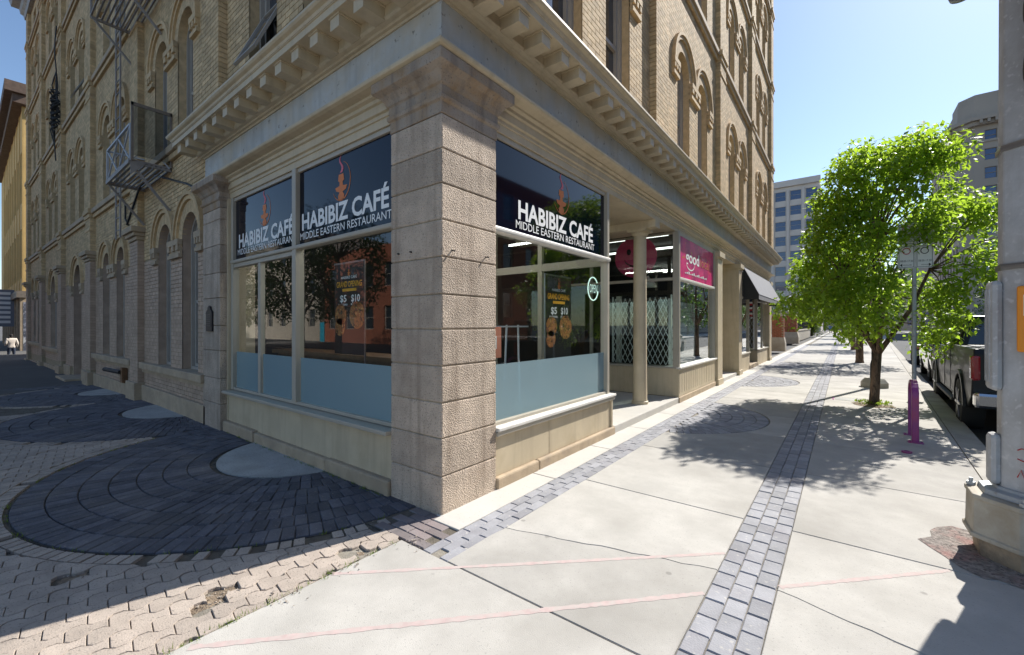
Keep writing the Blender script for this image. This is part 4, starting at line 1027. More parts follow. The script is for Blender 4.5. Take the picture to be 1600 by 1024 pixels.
lt = MB(); lt.box(-2.2, -.5, 7.9, 7.96, 3.46, 3.5); o = build('ceiling_or_fill_light', lt, plain('tube_c', (.8, .8, .8), .5, emit=(1, 1, .95), es=2.)); tag(o, 'white strip light inside the second shop', 'light')
lt = MB(); lt.box(-1.7, -.25, 6.705, 6.735, 3.525, 3.55); o = build('ceiling_or_fill_light', lt, plain('gate_fill', (.8, .8, .8), .5, emit=(1, 1, .95), es=2.)); tag(o, 'added fill strip brightening the folding gate beside the column', 'light')  # made-up strip behind the frame top, added to brighten the gate
pn = thing('pendant_lamp', 'pale dome pendant lamp hanging inside the second shop', 'lamp', (-.9, 7.3, 2.6))
mb = MB(); mb.lathe([(.02, .26), (.03, .22), (.16, .1), (.2, 0)], (-.9, 7.3, 2.5), 16); build('shade', mb, 'globe', pn, smooth=True); build('cord', MB().tube([(-.9, 7.3, 2.75), (-.9, 7.3, 3.56)], .006, 5), 'plasticblack', pn)
# square posts
def post(u0, u1, v0, v1, nm='square_post'):
    mb = MB(); mb.fbox(RF, u0, u1, v0, v1, .16, 3.40); mb.fbox(RF, u0 - .025, u1 + .025, v0, v1 + .025, -.03, .16); mb.fbox(RF, u0 - .02, u1 + .02, v0, v1 + .02, 3.40, 3.44); mb.fbox(RF, u0 - .05, u1 + .05, v0, v1 + .06, 3.44, 3.579)
    return build(nm, mb, 'paint', B, bevel=.008)
post(9.87, 10.42, -.45, .05); post(12.78, 13.28, -.45, .05); post(19.95, 20.58, -.4, .05)
bars('recess_floor', RF, [(10.46, 12.74, -2.0, .0, -.05, .1)], 'concrete2'); bars('recess_wall', RF, [(12.75, 12.8, -2.0, -.46, .1, 3.57), (10.40, 10.46, -2.0, -.46, .1, 3.57), (10.46, 12.75, -2.05, -2.0, .1, 3.57)], 'paint')
bars('recess_ceiling', RF, [(10.4, 12.8, -2.0, -.31, 3.585, 3.62)], 'paint')
bars('shop_door', RF, [(11.0, 11.95, -2.0, -1.95, .1, 2.3)], 'wood')
# shop 3
bars('shop_base', RF, [(13.3, 15.2, -.5, -.02, -.03, .6), (17.0, 19.94, -.5, -.02, -.03, .6)], 'paint'); bars('recess_floor', RF, [(15.2, 17.0, -1.4, .0, -.05, .14)], 'trim_low')
build('glass_pane', MB().fbox(RF, 13.35, 15.15, -.081, -.08, .62, 3.5), 'glass', B); build('glass_pane', MB().fbox(RF, 17.1, 19.9, -.081, -.08, .62, 3.5), 'glass', B)
bars('window_frame', RF, [(13.29, 13.36, -.14, -.03, .6, 3.57), (15.14, 15.22, -.14, -.03, .6, 3.57), (17.0, 17.1, -.14, -.03, .6, 3.57), (18.5, 18.56, -.12, -.04, .62, 3.57), (13.36, 15.14, -.12, -.04, 2.55, 2.61), (17.1, 19.9, -.12, -.04, 2.55, 2.61), (13.3, 15.2, -.2, .02, .6, .64), (17.0, 19.94, -.2, .02, .6, .64)])
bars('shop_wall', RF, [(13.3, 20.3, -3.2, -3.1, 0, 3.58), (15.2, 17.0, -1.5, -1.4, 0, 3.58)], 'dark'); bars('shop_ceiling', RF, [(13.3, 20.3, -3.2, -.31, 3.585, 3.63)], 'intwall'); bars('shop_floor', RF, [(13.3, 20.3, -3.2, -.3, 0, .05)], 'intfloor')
lattice(lambda u, v, z: (-u, 17.0 - v, z), .15, 1.2, .65, 2.4, .02, 'g', 'white folding lattice gate in the barber shop doorway', .14)
bp_ = thing('barber_pole', 'small striped barber pole hanging in the shop doorway under the awning', 'barber pole', (-.15, 16.2, 2.0))
for i in range(9):
    mb = MB(); mb.lathe([(.07, i * .07), (.07, i * .07 + .0695)], (-.15, 16.2, 1.95), 14); build('stripe', mb, ['red', 'white', 'carblue'][i % 3], bp_)
mb = MB(); mb.lathe([(.05, 0), (.08, .04), (.08, .08)], (-.15, 16.2, 1.87), 14); mb.lathe([(.08, 0), (.08, .05), (.04, .1)], (-.15, 16.2, 2.58), 14); mb.bar((-.15, 16.2, 2.6), (-.15, 16.9, 2.6), .03, .03); build('pole_cap', mb, 'chrome', bp_)
aw = thing('shop_awning', 'dark grey sloping awning over the far shop windows', 'awning', (0, 16.5, 2.6))
A0, A1, zt, zb_ = 13.42, 19.75, 3.55, 2.62
mb = MB(); mb.add([(.06, A0, zt), (.06, A1, zt), (.52, A1, zb_), (.52, A0, zb_), (.52, A1, zb_ - .16), (.52, A0, zb_ - .16), (.53, A0, zb_), (.53, A1, zb_), (.07, A1, zt + .01), (.07, A0, zt + .01)], [(0, 1, 2, 3), (3, 2, 4, 5), (6, 7, 8, 9)]); build('awning_cloth', mb, 'awning', aw, recalc=False)
for yy_ in (A0, A1):
    mb = MB(); mb.add([(.06, yy_, zt), (.52, yy_, zb_), (.52, yy_, zb_ - .16), (.06, yy_, zb_ - .16)], [(0, 1, 2, 3)]); build('awning_side', mb, 'awning_dark', aw, recalc=False)
mb = MB(); mb.add([(.062 + .46 * t, 18.6 + d, zt - (zt - zb_) * t + .014) for t in (0, 1) for d in (0, .5)], [(0, 1, 3, 2)]); build('awning_stripe', mb, 'awning_dark', aw, recalc=False)
mb = MB()
for yy_ in (A0 + .02, 16.5, A1 - .02): mb.bar((.05, yy_, zt - .03), (.5, yy_, zb_ - .02), .02, .02); mb.bar((.05, yy_, zb_ - .1), (.5, yy_, zb_ - .1), .02, .02)
build('awning_strut', mb, 'alloy', aw)

# ---- fire escape on the shaded facade
fe = thing('fire_escape', 'iron fire escape balcony with pale railing on the shaded brick wall', 'fire escape', (-8.6, -.05, 4.6))
x0, x1, yo, zf = -9.55, -7.55, -.62, 4.62
mb = MB()
for i in range(9): mb.box(x0, x1, -.02 - .072 * i - .03, -.02 - .072 * i, zf - .02, zf)
build('grating', mb, 'escape', fe)
mb = MB(); mb.box(x0, x1, yo - .03, yo, zf - .05, zf + .03); mb.box(x1 - .04, x1, yo, -.02, zf - .05, zf + .03); mb.box(x0, x0 + .04, yo, -.02, zf - .05, zf + .03)
for x in (x0 + .05, x1 - .05): mb.bar((x, yo, zf - .03), (x, -.03, zf - .8), .04, .04)
mb.add([(x1 - .01, yo, zf), (x1 - .01, yo + .22, zf), (x1 - .01, yo, zf - .26), (x1 + .01, yo, zf), (x1 + .01, yo + .22, zf), (x1 + .01, yo, zf - .26)], [(0, 1, 2), (3, 4, 5), (0, 1, 4, 3), (1, 2, 5, 4), (0, 2, 5, 3)])
build('bracket', mb, 'escape', fe)
mb = MB(); zt_ = zf + .66
for x in (x0, x1): mb.bar((x, yo, zf), (x, yo, zt_), .035, .035)
mb.bar((x0, yo, zt_), (x1, yo, zt_), .035, .035); mb.bar((x0, yo, zf + .03), (x1, yo, zf + .03), .035, .035); mb.bar((x1, yo, zt_), (x1, -.02, zt_), .03, .03); mb.bar((x0, yo, zt_), (x0, -.02, zt_), .03, .03)
xm = (x0 + x1) / 2
for a, b in ((x0, xm), (xm, x1)): mb.bar((a, yo, zf), (b, yo, zt_), .022, .022); mb.bar((a, yo, zt_), (b, yo, zf), .022, .022)
mb.bar((x1, yo, zf), (x1, -.05, zt_), .022, .022); mb.bar((x1, yo, zt_), (x1, -.05, zf), .022, .022)
build('railing', mb, 'rail', fe)
sc = thing('glass_screen', 'framed glass screen standing at the end of the fire escape balcony', 'screen', (x1 + .04, -.3, zf))
build('screen_glass', MB().box(x1 + .03, x1 + .036, yo + .03, -.04, zf + .1, zf + 1.02), plain('mirror_film', (.42, .46, .5), .03, 1.), sc)
mb = MB(); mb.box(x1 + .02, x1 + .05, yo, yo + .035, zf, zf + 1.06); mb.box(x1 + .02, x1 + .05, -.05, -.02, zf, zf + 1.06); mb.box(x1 + .02, x1 + .05, yo, -.02, zf + 1.0, zf + 1.06); build('screen_frame', mb, 'wood', sc)
# ladder and upper landing
mb = MB(); lx = -10.9
ld = thing('escape_ladder', 'long iron ladder running up the shaded brick wall', 'ladder', (lx, -.2, 3.7))
for d in (0, .42): mb.bar(LF(10.9 + d, .18, 3.7), LF(10.9 + d, .18, 13.5), .03, .045)
zz_ = 3.9
while zz_ < 13.4: mb.bar(LF(10.9, .18, zz_), LF(11.32, .18, zz_), .018, .018); zz_ += .3
build('ladder_rails', mb, 'escape', ld)
mb = MB(); ul = thing('upper_landing', 'upper fire escape landing at the top of the picture', 'fire escape', LF(9, 0, 8.3))
for i in range(9): mb.fbox(LF, 8.2, 10.2, .04 + .08 * i, .07 + .08 * i, 8.32, 8.34)
build('grating', mb, 'escape', ul); mb = MB()
for u in (8.2, 10.2): mb.bar(LF(u, .75, 8.3), LF(u, .03, 7.5), .04, .04); mb.bar(LF(u, .02, 8.3), LF(u, .78, 8.3), .05, .05); mb.bar(LF(u, .78, 8.3), LF(u, .78, 9.2), .035, .035)
for zq in (8.35, 8.75, 9.2): mb.bar(LF(8.2, .78, zq), LF(10.2, .78, zq), .03, .03)
build('railing', mb, 'escape', ul)
# cables and junction hardware
cb = thing('cable_bundle', 'tangle of black cables and insulators hanging from the shaded facade', 'cables', LF(20.1, .2, 9.5)); mb = MB(); rr = random.Random(7)
for i in range(6):
    u = 20.15 + rr.uniform(-.3, .3); mb.tube([LF(u * .1 + 20.15 * .9 + rr.uniform(-.2, .2) * (j in (4, 5, 6, 7)), .2 + .05 * math.sin(j) + rr.uniform(0, .15) * (j in (4, 5, 6, 7)), 12.6 - j * .55) for j in range(10)], .018, 5)
for i in range(16):
    zc = 9.6 + rr.uniform(-.7, .7); uc_ = 20.15 + rr.uniform(-.2, .2); mb.tube([LF(uc_ + .12 * math.cos(j), .25 + .1 * math.sin(j * 1.7), zc + .14 * math.sin(j)) for j in range(6)], .03, 5)
build('cables', mb, 'plasticblack', cb)
mb = MB(); cn = [LF(9.35, .03, 4.1), LF(10.1, .16, 4.0), LF(10.8, .18, 3.9)]
mb.tube([LF(11.1, .05, 4.6), LF(11.1, .05, 4.2), LF(10.8, .05, 4.0), LF(10.45, .15, 3.95), LF(9.4, .16, 4.5), LF(9.2, .03, 4.9), LF(6.6, .03, 4.15), LF(6.2, .03, 4.0)], .02, 6); o = build('wall_conduit', mb, 'darkmetal'); tag(o, 'thin dark conduit running along the brick above the arched windows', 'conduit')
sp_ = thing('wall_spout', 'short dark pipe with bracket low on the shaded wall', 'pipe', LF(11.6, .1, .6)); mb = MB(); mb.tube([LF(11.2, .12, .47), LF(12.1, .25, .5)], .055, 8); build('pipe', mb, 'plasticblack', sp_); build('pipe_plate', MB().fbox(LF, 11.05, 11.25, .02, .12, .22, .58), 'brownwood', sp_)
o = build('door_sticker', MB().fbox(LF, .715, .745, GV + .002, GV + .004, .68, .76), plain('stk', (.12, .3, .62), .5)); tag(o, 'tiny blue and white sticker low on the café glass by the pier', 'sticker')
build('sticker_mark', MB().fbox(LF, .722, .738, GV + .004, GV + .005, .70, .735), 'white', o)

# ================================================================== STREET THINGS ON THE SUNLIT SIDE
RV = Vector((cs, sn, 0)); FV = Vector((-sn, cs, 0))
# ---- trees
def leaf_mesh(mb, c, size, rr, droop=.6):
    az = rr.uniform(0, 6.283); el = rr.gauss(-droop, .5); d = Vector((math.cos(az) * math.cos(el), math.sin(az) * math.cos(el), math.sin(el)))
    s = d.cross(Vector((rr.gauss(0, .5), rr.gauss(0, .5), 1))).normalized(); n = d.cross(s); L = size * rr.uniform(.7, 1.2); w_ = L * .24
    c = Vector(c); m = c + d * L * .5 - n * L * .06
    mb.add([tuple(c), tuple(m + s * w_ + n * L * .05), tuple(c + d * L), tuple(m - s * w_ + n * L * .05)], [(0, 1, 2), (0, 2, 3)])
def make_tree(label, loc, blobs, leaves, size, seed, trunk_r=.11, fork=1.35, m='leaf', lean=(0, 0)):
    rr = random.Random(seed); t = thing('street_tree', label, 'tree', loc, 'street trees'); L0 = Vector(loc)
    tk = MB(); fk = L0 + Vector((lean[0], lean[1], fork))
    tk.tube([L0 + Vector((0, 0, -.05)), L0 + Vector((lean[0] * .1, lean[1] * .1, .1)), L0 + Vector((lean[0] * .5, lean[1] * .5, fork * .55)), fk], [trunk_r * 1.35, trunk_r * 1.08, trunk_r * .95, trunk_r * .9], 12)
    build('trunk', tk, 'bark', t, smooth=True)
    lb = MB(); prim = []
    for k in range(5):
        a = k * 1.257 + rr.uniform(-.3, .3); tip = fk + Vector((math.cos(a) * .75, math.sin(a) * .75, rr.uniform(1.0, 1.6)))
        mid = fk + (tip - fk) * .5 + Vector((math.cos(a), math.sin(a), 0)) * .1
        lb.tube([fk - Vector((0, 0, .12)), mid, tip], [trunk_r * .62, trunk_r * .45, trunk_r * .3], 8); prim.append((mid, tip))
    tip = fk + Vector((0, 0, 2.2)); lb.tube([fk - Vector((0, 0, .1)), fk + Vector((.05, 0, 1.1)), tip], [trunk_r * .7, trunk_r * .45, trunk_r * .25], 8); prim.append((fk + Vector((.05, 0, 1.1)), tip))
    cr = MB()
    for b, r in blobs:
        b = L0 + Vector(b); st = min((p for pr in prim for p in pr), key=lambda p: (p - b).length)
        lb.tube([st, st + (b - st) * .55 + Vector((0, 0, .12)), b], [trunk_r * .2, trunk_r * .13, trunk_r * .05], 5)
        n = int(leaves * (r / .5) ** 2)
        for _ in range(n):
            v = Vector((rr.gauss(0, 1), rr.gauss(0, 1), rr.gauss(0, .8))).normalized() * r * (rr.random() ** .45)
            leaf_mesh(cr, b + v, size, rr)
    build('limbs', lb, 'bark', t, smooth=True); build('crown', cr, m, t, recalc=False)
    return t
rr = random.Random(31); blobs = []
def P(lat, dep, z): v = RV * lat + FV * dep; return (v.x, v.y, z)
def outline(z):                       # crown half widths (left, right) by height
    tab = [(1.3, .7, 1.1), (1.7, 1.5, 1.9), (2.2, 1.9, 2.35), (2.8, 1.8, 2.45), (3.4, 1.3, 2.35), (4.0, 1.1, 1.9), (4.6, .95, 1.55), (5.1, .4, 1.1), (5.45, .0, .8)]
    for (a, l0, r0), (b, l1, r1) in zip(tab, tab[1:]):
        if a <= z <= b: t = (z - a) / (b - a); return l0 + (l1 - l0) * t, r0 + (r1 - r0) * t
    return .1, .1
for z in [1.55 + .33 * i for i in range(12)]:
    l, r = outline(z); mid = (r - l) / 2; half = (l + r) / 2; n = max(4, int(half * 8.5))
    for k in range(n):
        a = 6.283 * (k + rr.random() * .7) / n; q = rr.choice((.85, .85, .8, .45)) * rr.uniform(.85, 1.05)
        blobs.append((P(mid + half * q * math.cos(a) * rr.uniform(.86, 1.08), min(half, 1.9) * q * math.sin(a), z + rr.uniform(-.2, .2)), rr.uniform(.2, .5)))
keep = []
for b, r in blobs:
    X, Y, D = proj((3.18 + b[0], 8.82 + b[1], b[2]))
    if noise.noise(Vector(b) * .95 + Vector((3.1, 7.7, 1.9))) < -.13: continue
    if D < 8.3 and 1375 < X < 1490 and 300 < Y < 455 and rr.random() < (.95 if Y > 385 else .6): continue
    if X > 1495 and Y > 470: continue
    if X > 1405 and Y > 530: continue
    keep.append((b, r))
blobs = keep
tree = make_tree('leafy green street tree with a forked trunk nearest the camera', (3.18, 8.82, 0), blobs, 470, .12, 1, .078, 1.15, 'leaf', (.06, -.05))
# round generic crown for the others
rr = random.Random(5); blobs2 = []
for z in [1.9 + .45 * i for i in range(9)]:
    half = 1.9 * math.sin(min(1, (z - 1.3) / 4.9) * math.pi) ** .6 * rr.uniform(.9, 1.1); n = max(3, int(half * 4))
    for k in range(n):
        a = 6.283 * (k + rr.random()) / n; q = rr.choice((.9, .8, .5)); blobs2.append(((half * q * math.cos(a), half * q * math.sin(a), z), rr.uniform(.35, .6)))
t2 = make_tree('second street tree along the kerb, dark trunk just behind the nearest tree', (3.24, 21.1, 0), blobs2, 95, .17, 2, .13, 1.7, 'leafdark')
for loc, rz, lab, sc_ in (((3.2, 33., 0), 1.1, 'third street tree along the kerb, slim trunk behind the second', .95), ((3.2, 45, 0), 2.3, 'fourth street tree along the kerb, shading the walk far off', 1.), ((3.15, 62, 0), .4, 'fifth street tree along the kerb, small in the distance', 1.05), ((3.1, 90, 0), 3.4, 'farthest street tree at the end of the sunlit sidewalk', 1.1),
        ((2.6, 76, 0), 2.9, 'sixth street tree along the walk, closing the view', 1.1), ((-5.5, 66, 0), 1.9, 'tree behind the low wall and iron fence', 1.1), ((-4.5, 100, 0), .2, 'tree in front of the pale office block', 1.2), ((1.6, 108, 0), 1.4, 'tree at the very end of the sidewalk before the office block', 1.2),
        ((16.6, 46, 0), 2.0, 'street tree across the road behind the pickup', 1.15), ((17.2, 70, 0), .9, 'far street tree across the road near the grey stone building', 1.2)):
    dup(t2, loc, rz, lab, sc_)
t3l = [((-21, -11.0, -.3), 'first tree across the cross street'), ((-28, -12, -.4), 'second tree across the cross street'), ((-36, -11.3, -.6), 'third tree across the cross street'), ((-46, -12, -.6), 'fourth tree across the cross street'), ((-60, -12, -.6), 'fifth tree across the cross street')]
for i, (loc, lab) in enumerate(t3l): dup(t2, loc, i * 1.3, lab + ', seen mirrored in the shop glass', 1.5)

# ---- lamp post hidden in the crown
lp = thing('street_lamp', 'dark street lamp post on a concrete base behind the nearest tree', 'street lamp', (3.33, 12.1, 0))
mb = MB(); mb.lathe([(.30, 0), (.30, .12), (.24, .2), (.2, .24)], (3.33, 12.1, 0), 8, .39); build('lamp_base', mb, 'kerb', lp)
mb = MB(); mb.lathe([(.09, .24), (.085, .6), (.06, .7), (.05, 4.6), (.045, 4.9)], (3.33, 12.1, 0), 12); mb.tube([(3.33, 12.1, 4.8), (3.4, 12.1, 5.0), (3.75, 12.1, 5.05)], .035, 8); build('lamp_post', mb, 'darkmetal', lp, smooth='auto')
mb = MB(); mb.box(3.65, 4.15, 12.0, 12.2, 5.0, 5.1); build('lamp_head', mb, 'darkmetal', lp, bevel=.03)
# ---- parking sign
sx, sy = 3.70, 8.0
ps = thing('parking_sign', 'steel post with four white parking regulation panels beside the nearest tree', 'sign', (sx, sy, 0))
mb = MB(); mb.tube([(sx, sy, -.02), (sx, sy, 3.48)], .033, 10); build('sign_post', mb, 'steel', ps, smooth='auto')
def SG(u, v, z): p = Vector((sx, sy, 0)) + RV.lerp(Vector((1, 0, 0)), .55).normalized() * u; q = Vector((.30, -.95, 0)) * v; return (p.x + q.x, p.y + q.y, z)
for ux, (za, zb) in ((-.252, (3.06, 3.44)), (.004, (3.06, 3.44)), (-.252, (2.64, 3.045)), (.004, (2.64, 3.045))):
    mb = MB(); w_ = .248; c = .025
    pts = [(ux + c, za), (ux + w_ - c, za), (ux + w_, za + c), (ux + w_, zb - c), (ux + w_ - c, zb), (ux + c, zb), (ux, zb - c), (ux, za + c)]
    mb.prism(pts, lambda a, b, k: SG(a, .036 + .004 * k, b)); pnl = build('sign_panel', mb, 'signwhite', ps)
    mb = MB(); ringmesh(mb, SG, [(ux + .014, za + .014), (ux + w_ - .014, za + .014), (ux + w_ - .014, zb - .014), (ux + .014, zb - .014)], [(ux + .021, za + .021), (ux + w_ - .021, za + .021), (ux + w_ - .021, zb - .021), (ux + .021, zb - .021)], .040, .0425); build('panel_border', mb, 'plasticblack', pnl)
    left = ux < 0; low = za < 3
    ar = [(ux + .03, za + .055), (ux + .065, za + .085), (ux + .065, za + .025)] if left or not low else [(ux + w_ - .03, za + .055), (ux + w_ - .065, za + .085), (ux + w_ - .065, za + .025)]
    mb = MB(); mb.add([SG(a, .043, b) for a, b in ar], [(0, 1, 2)])
    build('arrow', mb, 'plasticblack', pnl, recalc=False)
    lettering('sign_text', '08:00-17:30' if low else '15:30-17:30', SG, ux + .035, ux + w_ - .03, za + .11, .035, .043, 'plasticblack', pnl)
    lettering('sign_text', 'MON-FRI', SG, ux + .08, ux + .2, za + .045, .02, .043, 'plasticblack', pnl)
    mb = MB(); n = 20; mb.add([SG(ux + w_ / 2 + r * math.cos(t * 6.283 / n), .043, zb - .10 + r * math.sin(t * 6.283 / n)) for r in (.06, .047) for t in range(n)], [(i, (i + 1) % n, n + (i + 1) % n, n + i) for i in range(n)])
    build('ring_symbol', mb, 'red' if left else 'plasticblack', pnl, recalc=False)
# ---- bicycle rack
bk = thing('bicycle_rack', 'purple inverted U bicycle rack on the sidewalk near the kerb', 'bicycle rack', (3.48, 5.8, 0))
pts = [(3.475, 5.54, 0), (3.475, 5.54, .62)] + [(3.475 + .01 * (i / 10), 5.805 - .265 * math.cos(math.pi * i / 10), .62 + .2 * math.sin(math.pi * i / 10)) for i in range(11)][1:-1] + [(3.485, 6.07, .62), (3.485, 6.07, 0)]
mb = MB(); vs = []; n = len(pts)
for i, p in enumerate(pts):
    d = (Vector(pts[min(i + 1, n - 1)]) - Vector(pts[max(i - 1, 0)])).normalized(); nn_ = Vector((1, 0, 0)); b = d.cross(nn_).normalized()
    vs += [tuple(Vector(p) + nn_ * s * .038 + b * t * .022) for s, t in ((-1, -1), (1, -1), (1, 1), (-1, 1))]
mb.add(vs, [(4 * i + k, 4 * i + (k + 1) % 4, 4 * i + 4 + (k + 1) % 4, 4 * i + 4 + k) for i in range(n - 1) for k in range(4)]); build('rack_bar', mb, 'purple', bk, bevel=.008)
for yy_ in (5.54, 6.07):
    mb = MB(); mb.box(3.40, 3.56, yy_ - .05, yy_ + .05, .0, .012)
    for s in (-1, 1): mb.lathe([(.012, .012), (.012, .025)], (3.48 + s * .062, yy_, 0), 8)
    build('foot_plate', mb, 'purple', bk)
o = build('broken_flange', MB().lathe([(.05, 0), (.055, .02), (.03, .022), (.03, .003)], (3.33, 4.85, .0), 14), 'purple'); tag(o, 'broken purple flange left on the slab beside the bicycle rack', 'flange')
mb = MB(); mb.prism([(2.55, 9.1), (2.95, 9.1), (2.95, 9.5), (2.55, 9.5)], lambda a, b, k: (a, b, -.01 + .014 * k)); o = build('utility_cover', mb, 'pad'); tag(o, 'small square utility cover set in the slab near the tree', 'cover'); build('cover_edge', MB().box(2.50, 2.535, 9.08, 9.52, -.01, .0045), 'purple', o)
mb = MB(); n = 22; rr = random.Random(3); mb.add([(3.18, 8.82, .012)] + [(3.18 + .34 * rr.uniform(.8, 1.15) * math.cos(t * 6.283 / n), 8.82 + .34 * rr.uniform(.8, 1.15) * math.sin(t * 6.283 / n), .004) for t in range(n)], [(0, 1 + i, 1 + (i + 1) % n) for i in range(n)]); struct('tree_pit', mb, 'dirt', recalc=False)
wd_ = MB()
for k in range(160):
    a = rr.uniform(0, 6.283); r = rr.uniform(.12, .3); leaf_mesh(wd_, (3.18 + r * math.cos(a), 8.82 + r * math.sin(a), .01 + rr.random() * .05), .06, rr, -.9)
o = build('weeds', wd_, 'bushleaf', recalc=False); o['kind'] = 'stuff'; o['label'] = 'small weeds round the foot of the nearest tree'

# ---- signal pole at the right edge
px_, py_ = 3.72, 1.99
sp = thing('signal_pole', 'thick grey steel traffic signal pole on a bolted base at the right edge', 'signal pole', (px_, py_, 0))
A8 = math.pi / 8
mb = MB(); mb.lathe([(.172, .47), (.165, 2.5), (.155, 6.5)], (px_, py_, 0), 8, A8); build('shaft', mb, 'polesteel', sp, bevel=.012)
mb = MB(); mb.lathe([(.285, -.02), (.30, .13), (.31, .135)], (px_, py_, 0), 8, A8); build('concrete_foot', mb, mat('stained_foot', (.30, .24, .17), .9, .2, 6, (.16, .13, .1), 4, .45, .65, bump=.4, bscale=40), sp, bevel=.01)
mb = MB(); mb.lathe([(.345, .136), (.345, .165), (.33, .17), (.325, .40), (.335, .405), (.335, .435), (.30, .44)], (px_, py_, 0), 8, A8); build('base_housing', mb, 'polecon', sp, bevel=.006)
mb = MB(); mb.lathe([(.27, .441), (.26, .475), (.2, .48), (.19, .50)], (px_, py_, 0), 8, A8); build('base_flange', mb, 'steel', sp, bevel=.004)
for k in range(4):
    a = k * math.pi / 2 + math.pi / 4 + .45; c = (px_ + .295 * math.cos(a), py_ + .295 * math.sin(a), .441); mb = MB(); mb.lathe([(.026, 0), (.026, .022)], c, 6); mb.lathe([(.012, .022), (.012, .05)], c, 8); build('anchor_bolt', mb, 'steel', sp)
mb = MB(); mb.box(px_ - .212, px_ - .15, py_ - .085, py_ + .085, 1.16, 1.93); tbx = build('terminal_box', mb, 'polesteel', sp, bevel=.03)
for q in (-.05, .0, .05): build('box_rib', MB().box(px_ - .217, px_ - .211, py_ + q - .006, py_ + q + .006, 1.22, 1.87), 'polesteel', tbx)
mb = MB(); mb.box(px_ - .215, px_ - .15, py_ - .06, py_ + .06, .50, .86); build('hand_hole_cover', mb, 'polesteel', sp, bevel=.04)
bx = MB(); VX = Vector((-.18, -.98, 0)); TX = Vector((.98, -.18, 0))
def PF(u, v, z): p = Vector((px_, py_, 0)) + TX * u + VX * (.155 + v); return (p.x, p.y, z)
mb = MB(); mb.fbox(PF, -.078, .11, .0, .045, 1.44, 1.88); pb = build('push_button_plate', mb, 'tangerine', sp, bevel=.012)
mb = MB(); mb.fbox(PF, -.05, .09, .045, .048, 1.68, 1.82); build('plate_symbol', mb, 'signwhite', pb); mb = MB(); mb.fbox(PF, -.045, .08, .046, .05, 1.5, 1.6); build('button_housing', mb, 'plasticblack', pb)
for zc in (2.0, 2.82):
    mb = MB(); mb.lathe([(.176, 0), (.178, .012), (.178, .028), (.176, .04)], (px_, py_, zc), 8, A8); mb.fbox(PF, .02, .10, .01, .05, zc - .03, zc + .07); build('clamp_band', mb, 'alloy', sp)
mb = MB(); rr = random.Random(12)
for zc in (.78, .70, .62):
    mb.tube([PF(-.075 + .016 * i, .006, zc + rr.uniform(-.035, .035)) for i in range(7)], .0035, 4)
build('graffiti', mb, 'red', sp)
mb = MB(); mb.fbox(PF, -.03, .33, .1, .32, 3.08, 4.25); sh = build('signal_head', mb, 'carblue', sp, bevel=.03)
mb = MB()
for zc in (3.28, 3.66, 4.04): mb.lathe([(.14, -.03), (.145, .2)], PF(.0, .22, zc), 18, 0, 'x')
build('visor', mb, 'plasticblack', sh, recalc=False)
mb = MB(); mb.tube([PF(.1, .05, 3.3), PF(.12, .15, 3.32)], .03, 8); mb.tube([PF(.1, .0, 2.85), PF(.16, .1, 2.95), PF(.16, .16, 3.1)], .03, 8); build('bracket', mb, 'alloy', sp)
hd = Vector(CAM) + FV * 2.55 + RV * (702 / 667 * 2.55); hd.z = 1.62 + 511 / 667 * 2.55
mb = MB(); mb.lathe([(.02, -.01), (.05, .0), (.06, .03), (.03, .07)], hd, 14); mb.tube([hd + Vector((0, 0, .06)), hd + Vector((.3, .3, .3)), Vector((px_ - .1, py_, 4.3))], .02, 8); build('overhead_sensor', mb, 'alloy', sp, smooth='auto')
mb = MB(); n = 26; rr = random.Random(9); mb.add([(px_ - .05, py_ - .05, .006)] + [(px_ - .05 + .52 * rr.uniform(.85, 1.1) * math.cos(t * 6.283 / n), py_ - .05 + .5 * rr.uniform(.85, 1.1) * math.sin(t * 6.283 / n), .003) for t in range(n)], [(0, 1 + i, 1 + (i + 1) % n) for i in range(n)])
struct('pole_patch', mb, mat('rough_patch', (.27, .235, .21), 1, .35, 25, (.34, .17, .15), 3, .5, .7, (.12, .1, .09), 40, .58, .66, bump=.8, bscale=90), recalc=False)

# ---- vehicles
def wheel(par, x, y, r, w_, side):
    wl = build('wheel', MB().lathe([(r * .62, -w_ / 2), (r * .95, -w_ / 2), (r, -w_ / 2 + .04), (r, w_ / 2 - .04), (r * .95, w_ / 2), (r * .62, w_ / 2)], (x, y, r), 28, 0, 'x'), 'rubber', par, smooth='auto', org=(0, 0, 0))
    mb = MB(); s = side; xf = x + s * (w_ / 2 - .02)
    mb.lathe([(r * .66, s * 0), (r * .6, s * -.03), (.1 * r, s * -.03)], (xf, y, r), 24, 0, 'x')
    for k in range(6):
        a = k * math.pi / 3; d = Vector((0, math.cos(a), math.sin(a))); mb.bar(Vector((xf, y, r)) + d * .05, Vector((xf, y, r)) + d * r * .64, .07, .04)
    mb.lathe([(.07, s * -.01), (.06, s * .03), (.02, s * .035)], (xf, y, r), 12, 0, 'x'); build('rim', mb, 'alloy', wl, org=(0, 0, 0))
    return wl
def arch(c, r, n=12): return [(c - r * math.cos(math.pi * i / n), .40 + r * math.sin(math.pi * i / n)) for i in range(n + 1)]
